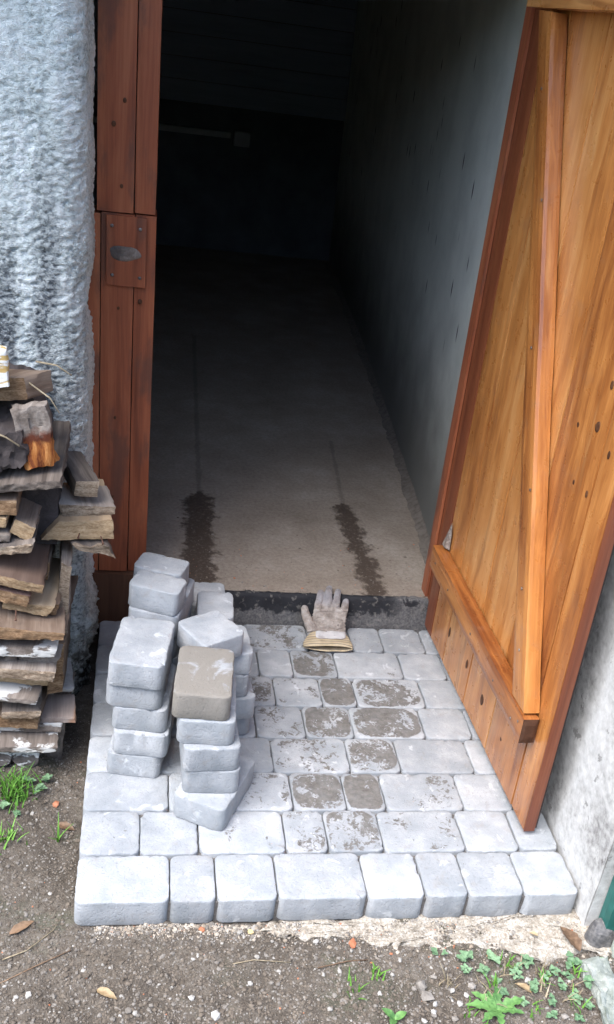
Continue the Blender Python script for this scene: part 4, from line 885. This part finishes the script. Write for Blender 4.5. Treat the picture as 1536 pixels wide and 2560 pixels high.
def blob_sheet(name, poly, z, mat, th=.5, seed=0):
    poly = np.array(poly, float); out = []
    for i in range(len(poly)):
        a, b = poly[i], poly[(i+1) % len(poly)]; n = int(np.linalg.norm(b-a)/.8)+1
        for k in range(n): out.append(a+(b-a)*k/n)
    out = np.array(out); q = np.concatenate([out*.22, np.zeros((len(out), 1))], 1); out = out+np.stack([fbm(q, 4, seed), fbm(q+7, 4, seed+1)], 1)*1.3
    c = out.mean(0); n = len(out); V = []; rings = 26
    for k in range(rings):
        s = 1-k/rings*.999; p = c+(out-c)*s; zz = z - (th*2 if k == 0 else 0) + .5*fbm(np.concatenate([p*.35, np.zeros((n, 1))], 1), 4, seed+4)
        V.append(np.concatenate([p, np.reshape(zz, (n, 1))], 1))
    F = [(k*n+i, k*n+(i+1) % n, (k+1)*n+(i+1) % n, (k+1)*n+i) for k in range(rings-1) for i in range(n)]
    return mesh(name, np.concatenate(V), F, mat, smooth=True)
ms_ = blob_sheet('mortar_strip', [(36, .6), (34, -2.0), (45, -3.6), (56, -5.4), (66, -6.2), (78, -6.6), (86, -8.2), (92, -11.5), (97, -9.5), (101, -8.0), (108, -8.5), (112, -3.0), (103, .8), (80, 1.0), (58, 1.0)], -5.95, MORTAR, .7, 3)
tag(ms_, 'pale crumbly mortar bed along the front of the paving', kind='structure')
kb = box('broken_kerb', (98.3, -30, -10), (104.6, -11.2, -4.4), m_flat('mossy_concrete', (.06, .08, .06), (.30, .32, .29), 40, .95, .9), None, seg=(10, 26, 8), jit=.75, jscale=.42, seed=8, bev=.9); tag(kb, 'broken mossy pale concrete kerb beside the weeds', 'kerb')
sl = lump('stone_slab', (109.5, -9.2, -4.0), (3.4, 2.2, 6.5), m_flat('mossy_slab', (.20, .24, .20), (.44, .47, .42), 22, .95, .5), 33, None, 3, .25, .8); tag(sl, 'upright mossy stone leaning beside the green gate post', 'stone')
# ---------------------------------------------------------------- gravel, stones, leaves, weeds
ICO = None
def ico():
    bm = bmesh.new(); bmesh.ops.create_icosphere(bm, subdivisions=1, radius=1.); P = np.array([v.co[:] for v in bm.verts]); F = np.array([[v.index for v in f.verts] for f in bm.faces]); bm.free(); return P, F
IP, IF = ico()
def clear_of_paving(x, y, m=.4): return not (-m < x < 102.6+m and y > -m)
def gravel():
    R = np.random.RandomState(4); V = []; F = []; FM = []; b = 0; cnt = 0
    while cnt < 26000:
        x = R.uniform(-26, 112); y = R.uniform(-32, 58)
        if y > 0 and R.rand() < .35: continue
        if x > -.5 and y > -.3: continue
        if y > 30 and x < -12 and R.rand() < .7: continue
        pale = (x > 30 and y > -13 and R.rand() < .5)
        s = abs(R.normal(0, .13))+.08
        if R.rand() < .03: s = R.uniform(.3, .55)
        z = float(ground_z(x, y)) if cnt < 0 else None
        V.append((x, y, s))
        c = R.choice(4, p=[.02, .28, .697, .003] if not pale else [.06, .36, .57, .01]); FM.append(c); cnt += 1
    A = np.array(V); Z = ground_z(A[:, 0], A[:, 1]); 
    PV = []; PF = []; PM = []
    for i, (x, y, s) in enumerate(A):
        sc3 = s*np.array([R.uniform(.7, 1.35), R.uniform(.7, 1.35), R.uniform(.45, .8)]); J = IP*(1+R.uniform(-.28, .22, (12, 1))); a = R.uniform(0, 6.3)
        q = J*sc3; q = np.stack([q[:, 0]*math.cos(a)-q[:, 1]*math.sin(a), q[:, 0]*math.sin(a)+q[:, 1]*math.cos(a), q[:, 2]], 1)
        PV.append(q+np.array([x, y, Z[i]+s*.22])); PF.append(IF+12*i); PM += [int(FM[i])]*20
    o = mesh('gravel', np.concatenate(PV), np.concatenate(PF), [ST_W, ST_G, ST_B, ST_R], fmat=PM); tag(o, 'small pebbles and soil crumbs on the ground', kind='stuff')
gravel()
def debris():
    R = np.random.RandomState(9); A = []
    for k in range(520): x = R.uniform(13, 97); y = 98.8+abs(R.normal(0, 16)); A.append((x, y, 9.0+.03, R.uniform(.06, .20) if R.rand() < .93 else R.uniform(.25, .42)))
    for k in range(160): A.append((R.uniform(36, 101), R.uniform(86, 96), .03, R.uniform(.05, .13)))
    for k in range(260): A.append((R.uniform(1, 90), R.uniform(2, 94), .03, R.uniform(.04, .10)))
    PV = []; PF = []; PM = []
    for i, (x, y, z, s) in enumerate(A):
        q = IP*(1+R.uniform(-.3, .25, (12, 1)))*s*np.array([R.uniform(.7, 1.4), R.uniform(.7, 1.4), .6]); PV.append(q+np.array([x, y, z+s*.3])); PF.append(IF+12*i); PM += [int(R.choice(3, p=[.3, .6, .1]))]*20
    tag(mesh('crumbs', np.concatenate(PV), np.concatenate(PF), [ST_G, ST_B, ST_R], fmat=PM), 'fine mortar crumbs on the paving and shed floor', kind='stuff')
debris()
def strip_grit():
    R = np.random.RandomState(12); PV = []; PF = []; PM = []; i = 0
    while i < 5200:
        x = R.uniform(4, 106); wd = 2.2+9.5*np.clip((x-20)/75, 0, 1)**1.3; y = -abs(R.normal(0, wd*.55))-.1
        if y < -15: continue
        s = R.uniform(.06, .2) if R.rand() < .93 else R.uniform(.22, .45)
        q = IP*(1+R.uniform(-.3, .25, (12, 1)))*s*np.array([R.uniform(.7, 1.4), R.uniform(.7, 1.4), .6]); z = max(float(ground_z(x, y)), -6.15 if (x > 38 and y > -6) else -99)
        PV.append(q+np.array([x, y, z+s*.3])); PF.append(IF+12*i); PM += [int(R.choice(4, p=[.16, .22, .60, .02]))]*20; i += 1
    tag(mesh('sandy_grit', np.concatenate(PV), np.concatenate(PF), [ST_W, ST_G, ST_T, ST_R], fmat=PM), 'pale sandy grit strewn along the front of the paving', kind='stuff')
strip_grit()
def stone(x, y, s, mat, seed, label, group, sub=1):
    if group:
        if math.hypot(x-65.1, y+15) < 6.5: label = group = 'pale stone chip close around the largest grey stone'
        elif x < 48: label = group = 'pale stone chip alone on the bare soil'
        else: label = group = 'pale stone chip lying among the clover and straw'
    R = np.random.RandomState(seed); q = IP*(1+R.uniform(-.3, .25, (12, 1)))*np.array([s*R.uniform(.8, 1.3), s*R.uniform(.7, 1.1), s*R.uniform(.5, .75)])
    a = R.uniform(0, 6.3); q = np.stack([q[:, 0]*math.cos(a)-q[:, 1]*math.sin(a), q[:, 0]*math.sin(a)+q[:, 1]*math.cos(a), q[:, 2]], 1)
    o = mesh('stone', q, IF.tolist(), mat); o.location = (x*CM, y*CM, (float(ground_z(x, y))+s*.33)*CM); tag(o, label, 'stone', group); return o
stone(65.1, -15.0, 1.45, ST_G, 5, 'largest grey angular stone among the white chips', None)
for i, (x, y, s) in enumerate([(65.9, -17.3, 1.15), (22.1, -16.0, .8), (62.4, -9.4, .6), (66.4, -20.5, .8), (91.1, -22.8, .85), (50.2, -11.4, .6), (83.0, -18.7, .9), (71.0, -16.5, .7), (75.1, -15.8, .8), (26.2, -19.5, .85), (-6.7, -14.2, .7), (46.5, -5.0, .7), (68.2, -13.2, .6), (71.8, -19.2, .8), (73.5, -17.6, .7), (67.2, -18.6, .7), (78.5, -13.2, .55), (86.5, -15.0, .7), (60.4, -12.2, .55), (12, -18.6, .6), (38, -17.4, .5), (47, -19.5, .55), (33, -13.2, .5), (2.5, -9.5, .5), (-9, 3, .5), (-5, 8, .55), (95, -15.5, .6), (64, -22.5, .7), (70, -22, .6), (76.5, -18.9, .8), (57, -16.2, .5)]):
    stone(x, y, s, ST_W if i % 4 else ST_G, 40+i, 'pale stone chip lying on the soil in front of the paving', 'pale stone chips on the soil')
for i, (x, y, s, m, l) in enumerate([(31.8, -1.9, .75, ST_W, 'cream pebble touching the front of the paving, paired with a yellow one'), (33.9, -2.0, .7, m_flat('yellow_pebble', (.45, .34, .16), (.60, .48, .28), 60, .8), 'yellowish pebble beside the cream pebble in front of the paving'), (24.5, -1.6, .7, ST_R, 'reddish brick crumb at the front edge of the paving'), (-6.0, 33.0, .8, ST_R, 'orange brick fragment beside the grass near the log ends'), (53.6, -5.6, 1.0, ST_R, 'curled reddish brick crumb on the mortar edge')]):
    stone(x, y, s, m, 90+i, l, None)
for (x, y, s) in [(50, -2.5, .8)]:
    stone(x, y, s, m_flat('green_chip', (.22, .42, .32), (.36, .55, .44), 60, .8), 123, 'greenish stone chip in front of the paving', None)
def leaf_geo(L, Wd, curl=.2, fold=.15, nseg=6, tip=1.6, lobes=0., seed=0):
    V = []; F = []; R = random.Random(seed)
    for k in range(nseg+1):
        t = k/nseg; w = Wd*math.sin(math.pi*min(1., t**.8*.97+.03))**.8
        if lobes: w *= 1+lobes*math.sin(t*21+seed)
        z = curl*L*(t-t*t*1.1)
        for j, s in enumerate((-1, -.5, 0, .5, 1)): V.append((s*w/2, t*L, z+fold*abs(s)*w+R.uniform(-.02, .02)*Wd))
    for k in range(nseg):
        for j in range(4): F.append((k*5+j, k*5+j+1, (k+1)*5+j+1, (k+1)*5+j))
    return np.array(V), F
def rot(V, yaw, pitch=0., roll=0.):
    return np.array(V) @ np.array(Euler((pitch, roll, yaw)).to_matrix()).T
def fallen_leaf(x, y, L, Wd, yaw, mat, label, z=None, curl=.25, lobes=.0, seed=0, name='fallen_leaf'):
    V, F = leaf_geo(L, Wd, curl, .22, 8, lobes=lobes, seed=seed); V = rot(V, yaw, .05, .15)
    V2 = V.copy(); V2[:, 2] -= .06; n = len(V)
    o = mesh(name, np.concatenate([V, V2]), F+[tuple(n+i for i in f[::-1]) for f in F], mat, smooth=True)
    zz = float(ground_z(x, y)) if z is None else z
    o.location = (x*CM, y*CM, (zz+.35)*CM); tag(o, label, 'leaf'); return o
fallen_leaf(99.4, -9.3, 6.2, 3.2, .35, DEAD, 'large brown dead leaf on the pale mortar near the gate post', -5.7, .15, .12, 3)
fallen_leaf(92.0, -5.4, 1.8, 1.1, 1.1, DEADY, 'small orange leaf on the pale mortar', -5.8, .1)
fallen_leaf(5.2, -13.6, 4.2, 1.5, -2.1, DEADY, 'curled tan leaf on the bare soil', None, .35, .1, 5)
fallen_leaf(-5.2, 26.2, 4.2, 1.8, -2.0, DEAD, 'brown dead leaf beside the left edge of the paving', None, .2, .1, 6)
fallen_leaf(-11.5, -1.5, 5.0, 1.7, -1.0, DEAD, 'long brown leaf on the soil near thin dry twigs', None, .15, .1, 8)
fallen_leaf(86.5, -17.5, 3.4, 1.5, .9, DEADY, 'crumpled tan leaf among the weeds', None, .3, .1, 9)
def twig(pts, r, label, mat=None, name='twig'):
    V = []; F = []; n = 5
    for k, p in enumerate(pts):
        p = np.array(p, float)
        for i in range(n): a = 2*math.pi*i/n; V.append(p+np.array([0, r*math.cos(a), r*math.sin(a)]) if abs(pts[-1][0]-pts[0][0]) > abs(pts[-1][1]-pts[0][1]) else p+np.array([r*math.cos(a), 0, r*math.sin(a)]))
    for k in range(len(pts)-1):
        for i in range(n): F.append((k*n+i, k*n+(i+1) % n, (k+1)*n+(i+1) % n, (k+1)*n+i))
    F += [tuple(range(n))[::-1], tuple(range((len(pts)-1)*n, len(pts)*n))]
    o = mesh(name, V, F, mat or STRAW, smooth=True); tag(o, label, 'twig'); return o
def gpts(ps): return [(x, y, float(ground_z(x, y))+.3+h) for x, y, h in ps]
twig(gpts([(-12, -7, 0), (-8, -5.2, .2), (-3.5, -1, .1), (-2.2, 2.5, .1)]), .14, 'pale bent twig on the soil left of the paving corner')
twig(gpts([(-13, -12, 0), (-6, -8.5, .2), (0, -5.5, .1)]), .12, 'dark thin straight twig on the soil', DEAD)
twig(gpts([(30, -9, 0), (34, -8.5, .15), (41, -9.4, .1)]), .1, 'short dry stem on the soil in front of the paving')
twig(gpts([(46, -10.6, 0), (52, -9.6, .1), (56, -9.2, .1)]), .12, 'brown stem lying near the brick crumb', DEAD)
twig(gpts([(82, -20, .2), (79, -17.5, .5), (76.5, -14.5, .4)]), .12, 'tan dry stem leaning among stones and weeds')
def scraps(name, pts, mats, label, spread=.4):
    pass
for k, (ps, lb) in enumerate([([(-15.5, 53, 84.2), (-13, 50, 83.8), (-9.5, 48, 82.2), (-7.6, 47, 79.6)], 'thin pale wood sliver sticking out above the rotten board'), ([(-19.5, 43.5, 76.4), (-17, 43.4, 75.4), (-14.6, 43.2, 73.9)], 'pale wood sliver lying on the blackened log'), ([(-13, 56, 86.5), (-9, 55.5, 86.2), (-6, 55, 84.5)], 'grey stem leaning on the wall above the beam offcut')]):
    o = twig(ps, .2, lb, STRAW, 'wood_sliver')
def weed(name, x, y, label, group, leaves, mat, cat='weed', seed=0):
    R = random.Random(seed); V = []; F = []; b = 0
    for (az, pitch, dist, h, L, Wd, lob) in leaves:
        lv, lf = leaf_geo(L, Wd, .15, .12, 5, lobes=lob, seed=R.randint(0, 99)); lv = rot(lv, az, pitch)
        st = np.array([-math.sin(az)*dist, math.cos(az)*dist, h]); lv = lv+st
        V.append(lv); F += [tuple(b+i for i in f) for f in lf]; b += len(lv)
        if dist > .3 or h > .5:      # stalk
            c = np.array([[0, 0, -.3], [.09, 0, -.3], st+[.09, 0, 0], st]); V.append(c); F.append((b, b+1, b+2, b+3)); b += 4
    o = mesh(name, np.concatenate(V), F, mat, smooth=True); o.location = (x*CM, y*CM, (float(ground_z(x, y))+.15)*CM); tag(o, label, cat, group); return o
def clover(x, y, sc_, n, seed, label, group):
    sc_ = sc_*.8; n = n+2
    R = random.Random(seed); L = []
    for k in range(n):
        az = R.uniform(0, 6.28); d = R.uniform(.2, 1.6)*sc_; h = R.uniform(.7, 2.0)*sc_
        for j in range(3): L.append((az+j*2.09, R.uniform(-.1, .35), 0, 0, R.uniform(.9, 1.25)*sc_, R.uniform(.8, 1.1)*sc_, 0.))
        L[-3:] = [(a, p, 0, 0, l, w, lo) for (a, p, _, _, l, w, lo) in L[-3:]]
        ox, oy = -math.sin(az)*d, math.cos(az)*d
        L[-3:] = [(a, p, ('o', ox, oy), h, l, w, lo) for (a, p, _, _, l, w, lo) in L[-3:]]
    V = []; F = []; b = 0
    for (az, pitch, o3, h, Ln, Wd, lob) in L:
        lv, lf = leaf_geo(Ln, Wd, .1, .1, 4); lv = rot(lv, az, pitch)+np.array([o3[1], o3[2], h]); V.append(lv); F += [tuple(b+i for i in f) for f in lf]; b += len(lv)
        c = np.array([[0, 0, -.4], [.1, 0, -.4], [o3[1]+.1, o3[2], h], [o3[1], o3[2], h]]); V.append(c); F.append((b, b+1, b+2, b+3)); b += 4
    if group == 'clover plants by the broken kerb':
        if math.hypot(x-78.6, y+20.6) < 8: label = group = 'clover plant growing around the dandelion rosette'
        elif x > 94: label = group = 'clover plant growing against the broken kerb'
        elif y > -11: label = group = 'clover plant at the edge of the pale mortar strip'
        else: label = group = 'clover plant among dry straw between mortar strip and dandelion'
    o = mesh('clover_plant', np.concatenate(V), F, CLOVER, smooth=True); o.location = (x*CM, y*CM, (float(ground_z(x, y))+.1)*CM); tag(o, label, 'weed', group)
for i, (x, y, s, n) in enumerate([(75.5, -10.6, 1.25, 3), (81.0, -9.8, 1.2, 4), (87.6, -10.6, 1.0, 4), (87.2, -17.1, .9, 5), (96.6, -11.5, 1.15, 5), (98.0, -16.2, 1.0, 4), (84.4, -14.0, .9, 5), (92.0, -13.5, .9, 5), (70.5, -8.4, .9, 2), (78.5, -12.6, .9, 4), (89.5, -20.0, .8, 5), (94.5, -19.0, .9, 4), (81, -17.0, .8, 4), (102.6, -11.6, 1.0, 4), (92.5, -16.5, .8, 4), (74.5, -13.2, .8, 3), (85.5, -12.2, .7, 4), (90, -15.0, .7, 4), (95.2, -14.0, .75, 4), (80.5, -14.6, .7, 3), (88.5, -22.5, .8, 4), (96.5, -21.5, .8, 4), (83.5, -20.0, .7, 4), (93.5, -23.5, .7, 4)]):
    clover(x, y, s, n, 200+i, 'small clover plant growing in the soil by the broken kerb', 'clover plants by the broken kerb')
for i, (x, y, s, n) in enumerate([(-12.5, 38.4, 1.0, 4), (-10, 36.6, .9, 4), (-8.6, 40.6, 1.0, 4), (-17, 31.0, .9, 5), (-14, 29.5, .8, 4)]):
    clover(x, y, s, n, 260+i, 'small clover plant growing at the foot of the firewood', 'clover plants at the foot of the firewood')
dn = empty('dandelion', (78.6, -20.6, -6.4)); tag(dn, 'big toothed green dandelion rosette at the weedy soil edge', 'weed')
for k, (az, L, Wd) in enumerate([(1.5, 6.5, 2.0), (.95, 5.6, 1.9), (2.2, 5.2, 1.7), (-.2, 4.6, 1.6), (-1.35, 6.0, 1.9), (-1.9, 5.0, 1.6), (3.0, 4.5, 1.6), (.3, 3.8, 1.4)]):
    V, F = leaf_geo(L, Wd, .28, .15, 14, lobes=.30, seed=k*3); V = rot(V, az, .22)+np.array([78.6, -20.8, -6.2]); under(mesh('leaf', V, F, LEAFG, smooth=True), dn)
d2 = empty('seedling', (58.6, -22.0, -6.4)); tag(d2, 'bright two-leaved seedling on the dark soil', 'weed')
for az, L in ((.9, 3.0), (-1.2, 2.6), (2.4, 2.0)):
    V, F = leaf_geo(L, 1.5, .25, .15, 6); V = rot(V, az, .3)+np.array([58.6, -22.0, -6.0]); under(mesh('leaf', V, F, LEAFG, smooth=True), d2)
def tuft(x, y, n, L, spread, label, seed, mat=None, group=None):
    R = random.Random(seed); V = []; F = []; b = 0
    for k in range(n):
        az = R.uniform(0, 6.28); l = L*R.uniform(.5, 1.1); bx, by = R.gauss(0, spread), R.gauss(0, spread); w = R.uniform(.14, .28); lean_ = R.uniform(.25, .85)
        for j in range(5):
            t = j/4; d = l*lean_*t**1.5; z = l*t*(1-.35*lean_*t); c = np.array([bx-math.sin(az)*d, by+math.cos(az)*d, z]); s = np.array([math.cos(az), math.sin(az), 0])*w*(1-t*.85)
            V += [c-s, c+s]
        for j in range(4): F.append((b+2*j, b+2*j+1, b+2*j+3, b+2*j+2))
        b += 10
    o = mesh('grass_tuft', V, F, mat or GRASS, smooth=True); o.location = (x*CM, y*CM, (float(ground_z(x, y))-.1)*CM); tag(o, label, 'grass', group)
tuft(-15.4, 36.4, 150, 5.4, 2.2, 'bright green grass tuft in front of the log ends', 1)
tuft(-15.0, 23.0, 34, 4.2, 1.4, 'thin pale grass tuft on the soil below the bright tuft', 2)
tuft(-4.6, 21.5, 5, 6.0, .4, 'few long grass blades beside the left edge of the paving', 3)
tuft(57.0, -12.5, 14, 2.6, .8, 'short grass tuft between the mortar and the stones', 4)
tuft(52.0, -15.5, 12, 2.6, .8, 'short grass tuft on the dark soil beside the stones', 5)
for i, (x, y) in enumerate([(84, -11.5), (79, -15.5), (90, -16), (94, -21), (86, -21.5), (73, -21), (97, -13.5)]):
    tuft(x, y, 10, 3.0, .9, 'sparse grass tuft among the clover plants', 10+i, None, 'grass tufts among the clover')
for i, (x, y) in enumerate([(83, -13), (88, -18.5), (78, -18), (91, -11.8), (95, -17.5), (70, -14.5)]):
    tuft(x, y, 16, 3.4, 1.5, 'dry straw tuft lying among the clover plants', 30+i, STRAW, 'dry straw among the clover')
